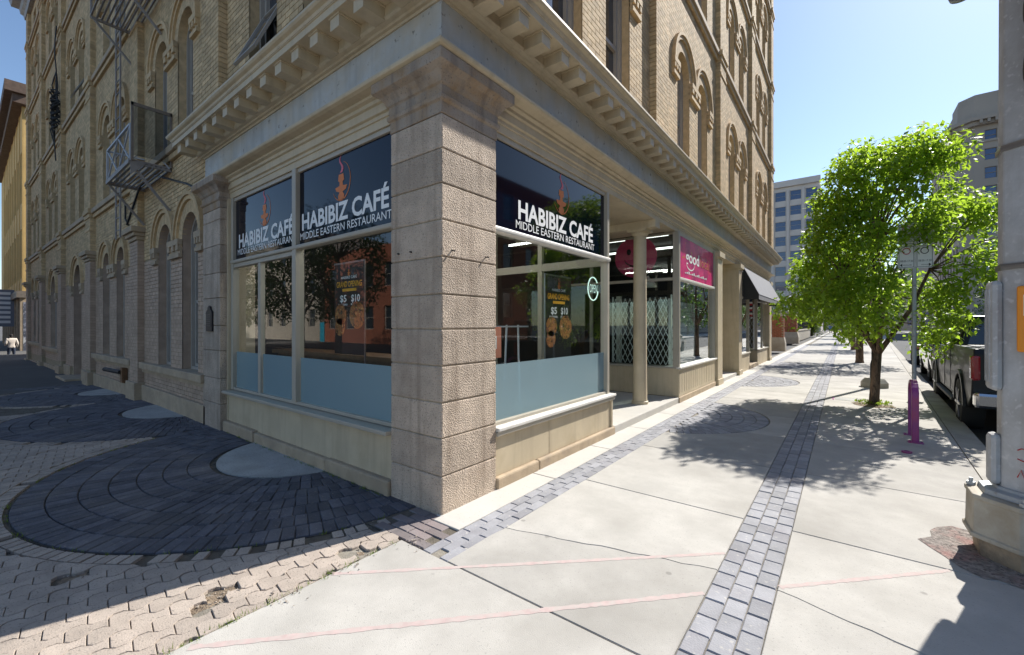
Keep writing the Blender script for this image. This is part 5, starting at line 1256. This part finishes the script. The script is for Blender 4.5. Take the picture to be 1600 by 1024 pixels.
def shell(par, name, prof, hw, m, tum=.06, bev=.03):       # side outline swept across the width with rounded shoulders
    mb = MB(); n = len(prof); xs_ = [(-hw, 0), (-hw + .015, 0), (hw - .015, 0), (hw, 0)]
    def X(s, z): k = max(0, (abs(z - .85) - .1)) * tum; return s * (hw - k)
    tri = tessellate_polygon([[Vector((a, b, 0)) for a, b in prof]])
    mb.add([(X(-1, z), y, z) for y, z in prof] + [(X(1, z), y, z) for y, z in prof], [tuple(t) for t in tri] + [tuple(i + n for i in t) for t in tri] + [(i, (i + 1) % n, n + (i + 1) % n, n + i) for i in range(n)])
    return build(name, mb, m, par, bevel=bev, org=(0, 0, 0))
def greenhouse(par, b0, b1, r0, r1, zb, zr, hwb, hwr, m):
    V = [(-hwb, b0, zb), (hwb, b0, zb), (hwb, b1, zb), (-hwb, b1, zb), (-hwr, r0, zr), (hwr, r0, zr), (hwr, r1, zr), (-hwr, r1, zr)]
    mb = MB(); mb.add(V, [(0, 1, 2, 3), (4, 5, 6, 7), (0, 1, 5, 4), (1, 2, 6, 5), (2, 3, 7, 6), (3, 0, 4, 7)]); build('cab', mb, m, par, bevel=.05, org=(0, 0, 0))
    V = [Vector(v) for v in V]
    def pane(q, nm, s0=.1, s1=.9, t0=.12, t1=.88):
        a, b, c, d = [V[i] for i in q]
        f = lambda s, t: (a + (b - a) * s) * (1 - t) + (d + (c - d) * s) * t
        nr = (b - a).cross(d - a).normalized(); cen = (a + c) / 2
        if nr.dot(cen - Vector((0, (b0 + b1) / 2, (zb + zr) / 2))) < 0: nr = -nr
        mb = MB(); mb.add([tuple(f(s, t) + nr * .006) for s, t in ((s0, t0), (s1, t0), (s1, t1), (s0, t1))], [(0, 1, 2, 3)]); build(nm, mb, 'carglass', par, recalc=False, org=(0, 0, 0))
    pane((0, 1, 5, 4), 'rear_window', .08, .92); pane((2, 3, 7, 6), 'windscreen', .06, .94)
    for q in ((3, 0, 4, 7), (2, 1, 5, 6)): pane(q, 'side_window', .06, .50); pane(q, 'side_window', .54, .93)
def pickup(label, loc, rz):
    t = thing('pickup_truck', label, 'pickup truck', loc); ORG[t.name] = Vector((0, 0, 0)); ra, fa = -1.78, 2.05
    prof = [(-2.86, .66)] + arch(ra, .50) + [(ra + .52, .44), (fa - .52, .44)] + arch(fa, .50) + [(2.8, .5), (2.95, .62), (2.97, 1.0), (2.88, 1.16), (1.55, 1.30), (-.62, 1.30), (-.66, 1.37), (-2.84, 1.38), (-2.88, 1.3)]
    shell(t, 'body', prof, .99, 'carpaint', .09, .035)
    greenhouse(t, -.66, 1.55, -.50, .62, 1.29, 1.92, .93, .76, 'carpaint')
    for s in (-1, 1):
        for c in (ra, fa):
            mb = MB(); N = 14; A = [(c - .56 * math.cos(math.pi * i / N), .42 + .57 * math.sin(math.pi * i / N)) for i in range(N + 1)]; Bq = [(c - .49 * math.cos(math.pi * i / N), .42 + .49 * math.sin(math.pi * i / N)) for i in range(N + 1)]
            M_ = N + 1; P_ = A + Bq[::-1]; q = len(P_)
            mb.add([(s * xq, a, b) for xq in (.96, 1.015) for a, b in P_], [(i, i + 1, q - 2 - i, q - 1 - i) for i in range(N)] + [(q + i, q + i + 1, 2 * q - 2 - i, 2 * q - 1 - i) for i in range(N)] + [(i, (i + 1) % q, q + (i + 1) % q, q + i) for i in range(q)])
            build('wheel_arch', mb, 'carpaint', t, org=(0, 0, 0), bevel=.012)
            wheel(t, s * .87, c, .42, .27, s)
        mb = MB(); mb.box(min(s * .95, s * 1.03), max(s * .95, s * 1.03), -1.15, 1.45, .36, .42); build('running_board', mb, 'plasticblack', t, org=(0, 0, 0), bevel=.015)
        for y0, y1 in ((-.60, .28), (.30, 1.42)):
            mb = MB(); 
            for a, b, c_, d in ((y0, y0 + .008, .52, 1.28), (y1 - .008, y1, .52, 1.28)): mb.box(min(s * .985, s * .994), max(s * .985, s * .994), a, b, c_, d)
            build('door_seam', mb, 'plasticblack', t, org=(0, 0, 0))
            mb = MB(); mb.box(min(s * .98, s * 1.015), max(s * .98, s * 1.015), y0 + .06, y0 + .24, 1.13, 1.17); build('door_handle', mb, 'chrome', t, org=(0, 0, 0), bevel=.01)
        mb = MB(); mb.box(min(s * .97, s * 1.2), max(s * .97, s * 1.2), 1.22, 1.36, 1.32, 1.54); build('mirror', mb, 'plasticblack', t, org=(0, 0, 0), bevel=.03)
        mb = MB(); mb.box(min(s * .88, s * .985), max(s * .88, s * .985), -2.90, -2.70, .90, 1.28); build('tail_light', mb, 'tail', t, org=(0, 0, 0), bevel=.03)
        mb = MB(); mb.box(min(s * .7, s * .96), max(s * .7, s * .96), 2.86, 2.985, .82, 1.05); build('headlight', mb, 'chrome', t, org=(0, 0, 0), bevel=.03)
    mb = MB(); mb.box(-.97, .97, -3.06, -2.86, .50, .74); build('rear_bumper', mb, 'chrome', t, org=(0, 0, 0), bevel=.05)
    mb = MB(); mb.box(-.78, .78, -2.915, -2.87, .78, 1.34); tg = build('tailgate', mb, 'carpaint', t, org=(0, 0, 0), bevel=.02); build('tailgate_handle', MB().box(-.15, .15, -2.925, -2.91, 1.15, 1.22), 'plasticblack', tg, org=(0, 0, 0))
    mb = MB(); mb.box(-.16, .16, -3.065, -3.055, .58, .70); build('number_plate', mb, 'signwhite', t, org=(0, 0, 0))
    mb = MB(); mb.box(-.82, .82, -2.8, -.7, 1.372, 1.385); build('bed_cover', mb, 'plasticblack', t, org=(0, 0, 0))
    mb = MB(); mb.box(-.8, .8, 2.94, 2.985, .62, 1.06); build('grille', mb, 'plasticblack', t, org=(0, 0, 0))
    t.location = loc; t.rotation_euler = (0, 0, rz); return t
def car(label, loc, rz, m, L=4.5, hw=.9, H=1.48, suv=True):
    t = thing('parked_car', label, 'car', loc, 'cars parked along the street'); ORG[t.name] = Vector((0, 0, 0)); h = L / 2; ra, fa = -h + .85, h - .85; zb = .98
    prof = [(-h + .08, .4)] + [(y, z - .06) for y, z in arch(ra, .38)] + [(ra + .45, .26), (fa - .45, .26)] + [(y, z - .06) for y, z in arch(fa, .38)] + [(h - .06, .36), (h, .6), (h - .1, .82), (fa - .35, zb), (-h + .12, zb), (-h, .75)]
    shell(t, 'body', prof, hw, m, .1, .04)
    greenhouse(t, -h + .15, fa - .35, -h + (.45 if suv else .9), fa - 1.35, zb - .01, H, hw - .06, hw - .24, m)
    for s in (-1, 1):
        for c in (ra, fa): wheel(t, s * (hw - .12), c, .33, .21, s)
        mb = MB(); mb.box(min(s * (hw - .22), s * (hw - .02)), max(s * (hw - .22), s * (hw - .02)), -h - .005, -h + .15, .72, .93); build('tail_light', mb, 'tail', t, org=(0, 0, 0), bevel=.02)
        mb = MB(); mb.box(min(s * (hw - .25), s * (hw - .05)), max(s * (hw - .25), s * (hw - .05)), h - .12, h - .01, .62, .76); build('headlight', mb, 'chrome', t, org=(0, 0, 0), bevel=.02)
        mb = MB(); mb.box(min(s * (hw - .04), s * (hw + .12)), max(s * (hw - .04), s * (hw + .12)), fa - .75, fa - .65, zb, zb + .13); build('mirror', mb, m, t, org=(0, 0, 0), bevel=.02)
    t.location = loc; t.rotation_euler = (0, 0, rz); return t
KA = -math.atan(.045)
pickup('dark grey pickup truck parked at the kerb beside the signal pole', (5.34, 9.75, -.125), KA)
car('black car parked at the kerb directly ahead of the pickup', (5.75, 17.3, -.125), KA, 'carblack', 4.6, .92, 1.6)
car('dark blue car parked far along the left of the sidewalk', (-3.6, 92, 0), 1.5, 'carblue', 4.5, .9, 1.48)
car('white car parked behind the brick gate pillars', (-4.2, 36, 0), .1, 'carwhite', 4.6, .92, 1.6)
car('small black car parked along the kerb beyond the black one', (6.1, 24.5, -.125), KA, 'carblack', 4.4, .88, 1.5, False)

# ---- gate pillars, low wall, globe lamp, bush
def gate_pillar(label, x, y, w_, h_, zb):
    t = thing('gate_pillar', label, 'pillar', (x, y, 0), 'brick gate pillars'); a = w_ / 2
    mb = MB(); b = a * 1.28; mb.add([(x + s * b, y + q * b, -.02) for s, q in ((-1, -1), (1, -1), (1, 1), (-1, 1))] + [(x + s * b, y + q * b, zb * .55) for s, q in ((-1, -1), (1, -1), (1, 1), (-1, 1))] + [(x + s * a * 1.08, y + q * a * 1.08, zb) for s, q in ((-1, -1), (1, -1), (1, 1), (-1, 1))],
        [(0, 1, 2, 3), (8, 9, 10, 11)] + [(4 * i + k, 4 * i + (k + 1) % 4, 4 * i + 4 + (k + 1) % 4, 4 * i + 4 + k) for i in (0, 1) for k in range(4)]); build('stone_base', mb, 'limestone', t)
    build('pillar_core', MB().box(x - a + .01, x + a - .01, y - a + .01, y + a - .01, zb, h_), 'mortar', t)
    mb = MB(); z = zb; k = 0
    while z < h_ - .05:
        for i in range(int(w_ / .21) + 1):
            o_ = (.1 if k % 2 else 0); p = max(-a, -a + i * .21 - o_); q = min(a, -a + (i + 1) * .21 - o_ - .01)
            if q - p > .02:
                mb.box(x + p, x + q, y - a, y - a + .05, z, z + .068); mb.box(x + a - .05, x + a, y + p + .06, y + q, z, z + .068) if q - p > .08 else None
        z += .078; k += 1
    build('pillar_bricks', mb, 'redbrick', t, kind='stuff', recalc=False)
    mb = MB(); c = a * 1.12; mb.add([(x + s * c, y + q * c, zz) for zz, f in ((h_, 1), (h_ + .16, 1)) for s, q in ((-1, -1), (1, -1), (1, 1), (-1, 1))] + [(x + s * c * .45, y + q * c * .45, h_ + .38) for s, q in ((-1, -1), (1, -1), (1, 1), (-1, 1))],
        [(0, 1, 2, 3), (8, 9, 10, 11)] + [(4 * i + k, 4 * i + (k + 1) % 4, 4 * i + 4 + (k + 1) % 4, 4 * i + 4 + k) for i in (0, 1) for k in range(4)]); build('stone_cap', mb, 'limestone', t)
    return t
gate_pillar('red brick gate pillar close to the building corner', -.55, 29.0, .62, 2.15, .85)
gate_pillar('red brick gate pillar topped by a white globe lamp', -1.05, 42.5, 1.05, 2.6, 1.0)
gl_ = thing('globe_lamp', 'white globe lamp on top of the farther brick pillar', 'lamp', (-1.05, 42.5, 2.98)); mb = MB(); mb.lathe([(.12, 0), (.1, .1), (.06, .15), (.06, .4)], (-1.05, 42.5, 2.98), 10); build('lamp_stem', mb, 'plasticblack', gl_)
mb = MB(); mb.lathe([(.1 + 0, -.42), (.3, -.25), (.41, 0), (.3, .25), (.1, .4)], (-1.05, 42.5, 3.78), 18); build('globe', mb, 'globe', gl_, smooth=True)
lw = thing('low_wall', 'low stone wall with dark iron fence beyond the brick pillars', 'wall', (-1.2, 56, 0)); mb = MB(); mb.box(-1.45, -.95, 43.2, 70, -.05, 1.0); build('wall_body', mb, 'limestone', lw); build('wall_cap', MB().box(-1.5, -.9, 43.2, 70, 1.0, 1.12), 'limestone', lw)
mb = MB()
for i in range(54): mb.box(-1.22, -1.18, 43.4 + i * .5, 43.44 + i * .5, 1.12, 2.0)
mb.box(-1.23, -1.17, 43.2, 70, 1.9, 1.96); build('iron_fence', mb, 'darkmetal', lw)
bs = thing('leafy_bush', 'bright yellow green bush at the end of the low wall', 'bush', (-1.1, 72.5, 0)); mb = MB(); rr = random.Random(77); stm = MB()
for k in range(60):
    a = rr.uniform(0, 6.283); r = rr.uniform(0, .9); top = Vector((-1.1 + r * math.cos(a) * 1.3, 72.5 + r * math.sin(a), rr.uniform(.8, 3.0))); stm.tube([(-1.1 + r * .3 * math.cos(a), 72.5 + r * .3 * math.sin(a), 0), top], [.03, .01], 4)
    for j in range(45): leaf_mesh(mb, top + Vector((rr.gauss(0, .3), rr.gauss(0, .3), rr.gauss(-.2, .4))), .3, rr, -.4)
build('stems', stm, 'bark', bs); build('foliage', mb, 'bushleaf', bs, recalc=False)

# ---- background buildings
def grid_block(name, label, fr, u0, u1, z1, depth, m, cols, rows, w_, h_, zbase, zstep, glass, mull=None, pier=None):
    t = thing(name, label, 'building', fr((u0 + u1) / 2, 0, 0)); ORG[t.name] = Vector(t.location)
    ho = []
    stp = (u1 - u0) / cols
    for c in range(cols):
        for r in range(rows):
            uc = u0 + (c + .5) * stp; z = zbase + r * zstep; ho.append([(uc - w_ / 2, z), (uc + w_ / 2, z), (uc + w_ / 2, z + h_), (uc - w_ / 2, z + h_)])
    mb = MB(); mb.holes(fr, [(u0, -1), (u1, -1), (u1, z1), (u0, z1)], ho, 0); 
    for h in ho: mb.add([fr(a, v, b) for v in (0, -.25) for a, b in h], [(i, (i + 1) % 4, 4 + (i + 1) % 4, 4 + i) for i in range(4)])
    mb.fbox(fr, u0, u1, -depth, -.3, -1, z1 - .02)
    mb.add([fr(u, v, z) for u in (u0,) for v, z in ((0, -1), (-.3, -1), (-.3, z1), (0, z1))], [(0, 1, 2, 3)]); mb.add([fr(u, v, z) for u in (u1,) for v, z in ((0, -1), (-.3, -1), (-.3, z1), (0, z1))], [(0, 1, 2, 3)]); mb.add([fr(u, v, z1) for u, v in ((u0, 0), (u1, 0), (u1, -.3), (u0, -.3))], [(0, 1, 2, 3)])
    build('wall', mb, m, t, recalc=False)
    f0 = MB(); uc = u0 + .5 * stp; bw = .07
    for h in ho:
        a0, b0 = h[0]; a1, b1 = h[2]
        f = MB(); ringmesh(f, fr, h, [(a0 + bw, b0 + bw), (a1 - bw, b0 + bw), (a1 - bw, b1 - bw), (a0 + bw, b1 - bw)], -.22, -.12); f.fbox(fr, a0 + bw, a1 - bw, -.2, -.14, (b0 + b1) / 2 - .03, (b0 + b1) / 2 + .03)
        wn = build('window', f, 'sash', t); p = MB(); p.add([fr(a, -.19, b) for a, b in h], [(0, 1, 2, 3)]); build('pane', p, glass, wn, recalc=False)
    return t
FYm = lambda Y: (lambda u, v, z: (u, Y - v, z))            # wall facing down the street (-Y)
ob = grid_block('office_block', 'pale concrete office block with blue windows closing the street', FYm(117), -44, -1.6, 35.2, 20, 'office', 14, 9, 2.15, 2.2, 2.6, 3.55, 'officeglass')
for i in range(15):
    u = -44 + i * 42.4 / 14; build('fin', MB().fbox(FYm(117), u - .22, u + .22, .002, .45, 0, 33.4), 'office', ob)
build('parapet', MB().fbox(FYm(117), -44.2, -1.4, -1, .6, 34.2, 35.6), 'office', ob); build('roof_plant', MB().box(-36, -12, 121, 132, 35.3, 38), 'office', ob)
gb = thing('stone_building', 'tall grey stone building with balustrade beyond the tree', 'building', (19, 105, 0)); ORG[gb.name] = Vector((19, 105, 0))
def GA(u, v, z): return (20.6 + u, 105 - v, z)
def GB(u, v, z): return (19 - v, 106.6 + u, z)
for fr, u1 in ((GA, 26.), (GB, 30.)):
    ho = []
    for c in range(9):
        for r in range(10):
            u = 1.2 + c * 2.75; z = 4.5 + r * 3.28
            if u + 1.6 < u1: ho.append([(u, z), (u + 1.45, z), (u + 1.45, z + 2.0), (u, z + 2.0)])
    mb = MB(); mb.holes(fr, [(0, -1), (u1, -1), (u1, 41), (0, 41)], ho, 0)
    for h in ho: mb.add([fr(a, v, b) for v in (0, -.3) for a, b in h], [(i, (i + 1) % 4, 4 + (i + 1) % 4, 4 + i) for i in range(4)])
    build('wall', mb, 'greystone', gb, recalc=False)
    for h in ho:
        a0, b0 = h[0]; a1, b1 = h[2]; f = MB(); ringmesh(f, fr, h, [(a0 + .08, b0 + .08), (a1 - .08, b0 + .08), (a1 - .08, b1 - .08), (a0 + .08, b1 - .08)], -.25, -.15); f.fbox(fr, a0 + .08, a1 - .08, -.24, -.16, (b0 + b1) / 2 - .05, (b0 + b1) / 2 + .05)
        wn = build('window', f, 'wood', gb); p = MB(); p.add([fr(a, -.22, b) for a, b in h], [(0, 1, 2, 3)]); build('pane', p, 'officeglass', wn, recalc=False)
mb = MB(); mb.prism([(19.3, 106.9), (20.9, 105.3), (46.5, 105.3), (46.5, 136), (19.3, 136)], lambda a, b, k: (a, b, -1 + 41.9 * k)); build('core', mb, 'greystone', gb)
mb = MB(); mb.prism([(19, 106.6), (20.6, 105), (20.8, 105.2), (19.2, 106.8)], lambda a, b, k: (a, b, -1 + 42 * k)); build('chamfer_wall', mb, 'greystone', gb)
def gring(name, d, z0, z1):
    mb = MB(); mb.prism([(19 - d, 106.6 - d * .4), (20.6 - d * .4, 105 - d), (46.6, 105 - d), (46.6, 136), (19 - d, 136)], lambda a, b, k: (a, b, z0 + (z1 - z0) * k)); return build(name, mb, 'greystone', gb)
gring('cornice', 1.5, 37.6, 38.2); gring('cornice_bed', .9, 36.9, 37.55); gring('parapet', .25, 38.25, 41.2); gring('band', .2, 33.9, 34.3)
mb = MB()
for i in range(28): mb.fbox(GA, .4 + i * .9, .75 + i * .9, .9, 1.45, 37.0, 37.58); mb.fbox(GB, .4 + i * .9, .75 + i * .9, .9, 1.45, 37.0, 37.58)
build('cornice_bracket', mb, 'greystone', gb)
for i in range(24):
    mb = MB(); x = 24.2 + i * .75; mb.lathe([(.16, 0), (.22, .3), (.12, .7), (.2, 1.1), (.16, 1.3)], (x, 104.95, 41.2), 8); build('baluster', mb, 'greystone', gb)
build('balustrade_rail', MB().box(23.8, 46.5, 104.7, 105.2, 42.5, 42.9), 'greystone', gb); build('corner_parapet', MB().prism([(18.9, 106.6), (20.6, 104.8), (23.8, 104.8), (23.8, 108), (18.9, 112)], lambda a, b, k: (a, b, 41.2 + 1.3 * k)), 'greystone', gb); gb.scale = (1, 1, .972)
grid_block('far_block', 'low pale block at the far end of the street', FYm(190), -8, 26, 16, 10, 'limestone', 9, 4, 1.8, 1.9, 1.4, 3.6, 'officeglass')
grid_block('far_tower', 'brown block beyond the end of the street', FYm(240), 20, 60, 26, 10, 'greystone', 10, 6, 2, 2.2, 2, 3.9, 'officeglass')
# street front opposite (mirrored in the shop windows)
fxm = lambda X: (lambda u, v, z: (X - v, u, z))
grid_block('brick_block', 'brown brick block across the street, mirrored in the sunlit shop glass', fxm(17.8), -10, 34, 13, 10, 'redbrick', 15, 3, 1.3, 2.0, 2.2, 3.8, 'glass_up')
grid_block('stone_block', 'pale stone block farther across the street, behind the brown brick block', fxm(18.2), 35, 60, 11, 10, 'limestone', 8, 3, 1.4, 1.9, 1.8, 3.4, 'glass_up')
fyp = lambda Y: (lambda u, v, z: (u, Y + v, z))
grid_block('red_building', 'red brick building across the cross street, mirrored in the shaded café glass', fyp(-21), -41, -25, 9, 9, 'redbrick', 5, 2, 1.5, 2.2, 1.2, 4.0, 'glass_up')
grid_block('pale_building', 'pale building with teal door across the cross street, mirrored in the shaded glass', fyp(-21.5), -82, -43, 12, 9, 'limestone', 11, 3, 1.5, 2.0, 1.4, 3.7, 'glass_up')
o = build('teal_door', MB().fbox(fyp(-21), -41.9, -41.0 + -.05, .0, .06, -.6, 1.9), 'tealdoor'); tag(o, 'teal door across the cross street, mirrored behind the banner', 'door')
# ---- yellow building down the left street
yb_ = thing('yellow_building', 'yellow brick building with heavy dark cornice at the far left', 'building', (-42, .1, -.62)); ORG[yb_.name] = Vector((-42, .1, -.62))
YF = lambda u, v, z: (-42 - u, .06 - v, z)
ho = []
for c in range(8):
    for r, (za, zb) in enumerate(((4.9, 8.4), (10.2, 13.8))):
        u = .9 + c * 2.6; ho.append([(u, za), (u + 1.1, za), (u + 1.1, zb), (u, zb)])
mb = MB(); mb.holes(YF, [(0, 3.9), (26, 3.9), (26, 17.7), (0, 17.7)], ho, 0)
for h in ho: mb.add([YF(a, v, b) for v in (0, -.3) for a, b in h], [(i, (i + 1) % 4, 4 + (i + 1) % 4, 4 + i) for i in range(4)])
build('front_wall', mb, 'yellow', yb_, recalc=False); build('side_wall', MB().fbox(YF, 0, 26, -14, -.32, -1, 17.7), 'yellow', yb_); build('side_return', MB().fbox(YF, -.0, .3, -.4, -.01, 3.9, 17.7), 'yellow', yb_)
for h in ho:
    a0, b0 = h[0]; a1, b1 = h[2]; f = MB(); ringmesh(f, YF, h, [(a0 + .08, b0 + .08), (a1 - .08, b0 + .08), (a1 - .08, b1 - .08), (a0 + .08, b1 - .08)], -.25, -.15); wn = build('window', f, 'sash', yb_); p = MB(); p.add([YF(a, -.22, b) for a, b in h], [(0, 1, 2, 3)]); build('pane', p, 'glass_up', wn, recalc=False)
for c in range(9): build('pilaster', MB().fbox(YF, .0 + c * 2.6 - (.0 if c == 0 else .25), .3 + c * 2.6, .002, .035, 3.95, 16.7), 'yellow', yb_)
mb = MB(); mb.fbox(YF, -.5, 26, -.2, .5, 16.7, 17.3); mb.fbox(YF, -.75, 26, -.2, .85, 17.3, 18.0); mb.fbox(YF, -.5, 0, -12, -.2, 17.3, 18.0); build('cornice', mb, mat('dark_cornice', (.13, .085, .06), .8, .2, 4), yb_)
mb = MB(); mb.fbox(YF, -.25, 26, -.2, .3, 3.5, 3.95); build('shop_cornice', mb, 'wood', yb_)
mb = MB()
for c in range(9): mb.fbox(YF, c * 2.6, .45 + c * 2.6, -.3, .12, -.9, 3.5)
build('shop_pier', mb, 'trim_low', yb_); build('shop_glazing', MB().fbox(YF, .4, 26, -.3, -.2, -.9, 3.5), 'glass_up', yb_)
mb = MB(); mb.fbox(YF, -.012, -.004, -3, -.02, -.62, 3.2); build('painted_mural', mb, mat('mural', (.10, .11, .14), .8, .3, 3, (.5, .5, .5), 2.2, .52, .6, (.3, .3, .34), 5, .55, .6), yb_)
build('chimney', MB().fbox(YF, .3, 1.2, -2.5, -1.2, 18.0, 19.4), 'signwhite', yb_)
hs = build('hanging_sign', MB().fbox(YF, 5.5, 5.6, .1, 1.4, 1.5, 4.3), plain('hsign', (.16, .18, .22), .5)); tag(hs, 'tall grey blade sign hanging off the yellow building front', 'sign'); mb = MB()
for i in range(7): mb.fbox(YF, 5.49, 5.5, .3, 1.2, 1.75 + i * .36, 1.95 + i * .36)
build('sign_marks', mb, 'signwhite', hs)

# ---- people
def person(label, loc, rz, mats, pose, h_=1.72):
    bm = bmesh.new(); J = {}; lay = None
    P_ = dict(pel=(0, 0, .95), waist=(0, .0, 1.10), chest=(0, .01, 1.32), neck=(0, .0, 1.48), head0=(0, -.02, 1.56), head=(0, -.03, 1.66), top=(0, -.02, 1.74),
              hl=(-.09, 0, .90), kl=(-.11, -.03, .50), al=(-.12, .03, .09), tl=(-.13, -.13, .04), hr=(.09, 0, .90), kr=(.11, -.05, .50), ar=(.12, .05, .09), tr=(.13, -.11, .04),
              sl=(-.19, .0, 1.42), el=(-.245, .05, 1.15), wl=(-.235, -.06, .94), fl=(-.22, -.12, .86), sr=(.19, 0, 1.42), er=(.245, .04, 1.15), wr=(.22, -.15, 1.05), fr=(.19, -.23, 1.06)); P_.update(pose)
    Rr = dict(pel=.135, waist=.125, chest=.155, neck=.058, head0=.075, head=.098, top=.07, hl=.10, kl=.068, al=.048, tl=.042, hr=.10, kr=.068, ar=.048, tr=.042, sl=.085, el=.06, wl=.042, fl=.035, sr=.085, er=.06, wr=.042, fr=.035)
    E = [('pel', 'waist'), ('waist', 'chest'), ('chest', 'neck'), ('neck', 'head0'), ('head0', 'head'), ('head', 'top'), ('pel', 'hl'), ('hl', 'kl'), ('kl', 'al'), ('al', 'tl'), ('pel', 'hr'), ('hr', 'kr'), ('kr', 'ar'), ('ar', 'tr'), ('chest', 'sl'), ('sl', 'el'), ('el', 'wl'), ('wl', 'fl'), ('chest', 'sr'), ('sr', 'er'), ('er', 'wr'), ('wr', 'fr')]
    names = list(P_); me = bpy.data.meshes.new('person'); me.from_pydata([P_[n] for n in names], [(names.index(a), names.index(b)) for a, b in E], [])
    ob = bpy.data.objects.new('person', me); COL.objects.link(ob); md = ob.modifiers.new('skin', 'SKIN')
    if not me.skin_vertices: me.attributes
    sv_ = me.skin_vertices[0].data if me.skin_vertices else None
    if sv_ is None:
        bm = bmesh.new(); bm.from_mesh(me); bm.verts.layers.skin.verify(); bm.to_mesh(me); bm.free(); sv_ = me.skin_vertices[0].data
    for i, n in enumerate(names): sv_[i].radius = (Rr[n], Rr[n] * (.8 if n in ('chest', 'waist', 'pel') else 1)); sv_[i].use_root = n == 'pel'
    ss = ob.modifiers.new('sub', 'SUBSURF'); ss.levels = 2; ss.render_levels = 2
    dg = bpy.context.evaluated_depsgraph_get(); ev = bpy.data.meshes.new_from_object(ob.evaluated_get(dg)); bpy.data.objects.remove(ob)
    ev.materials.clear()
    for m in mats: ev.materials.append(MT[m])          # 0 top, 1 trousers, 2 skin, 3 hair/shoes
    for p in ev.polygons:
        c = p.center; hand = min((Vector(P_[k]) - c).length for k in ('fl', 'fr')) < .07
        p.use_smooth = True
        p.material_index = 3 if c.z < .09 else 1 if c.z < .92 else 2 if hand else 0 if c.z < 1.50 else (3 if c.z > 1.70 or c.y > -.02 else 2)
    o = new('person', ev, None, loc); o.rotation_euler = (0, 0, rz); o.scale = (h_ / 1.8,) * 3
    return tag(o, label, 'person')
p_ = Vector((-36.9, -.68, gz(-36.9)))
person('person in a cream jacket and dark jeans standing at the sunlit alley mouth', p_, R_(-80), ['jacket', 'jeans', 'skin', 'hair'], {}, 1.74)
person('distant pedestrian in blue walking along the far sidewalk', (.75, 98, 0), 0, ['bluecloth', 'jeans', 'skin', 'hair'], {'kl': (-.11, -.14, .52), 'al': (-.12, -.16, .1), 'tl': (-.12, -.3, .06), 'ar': (.12, .22, .12), 'tr': (.12, .12, .04)}, 1.75)
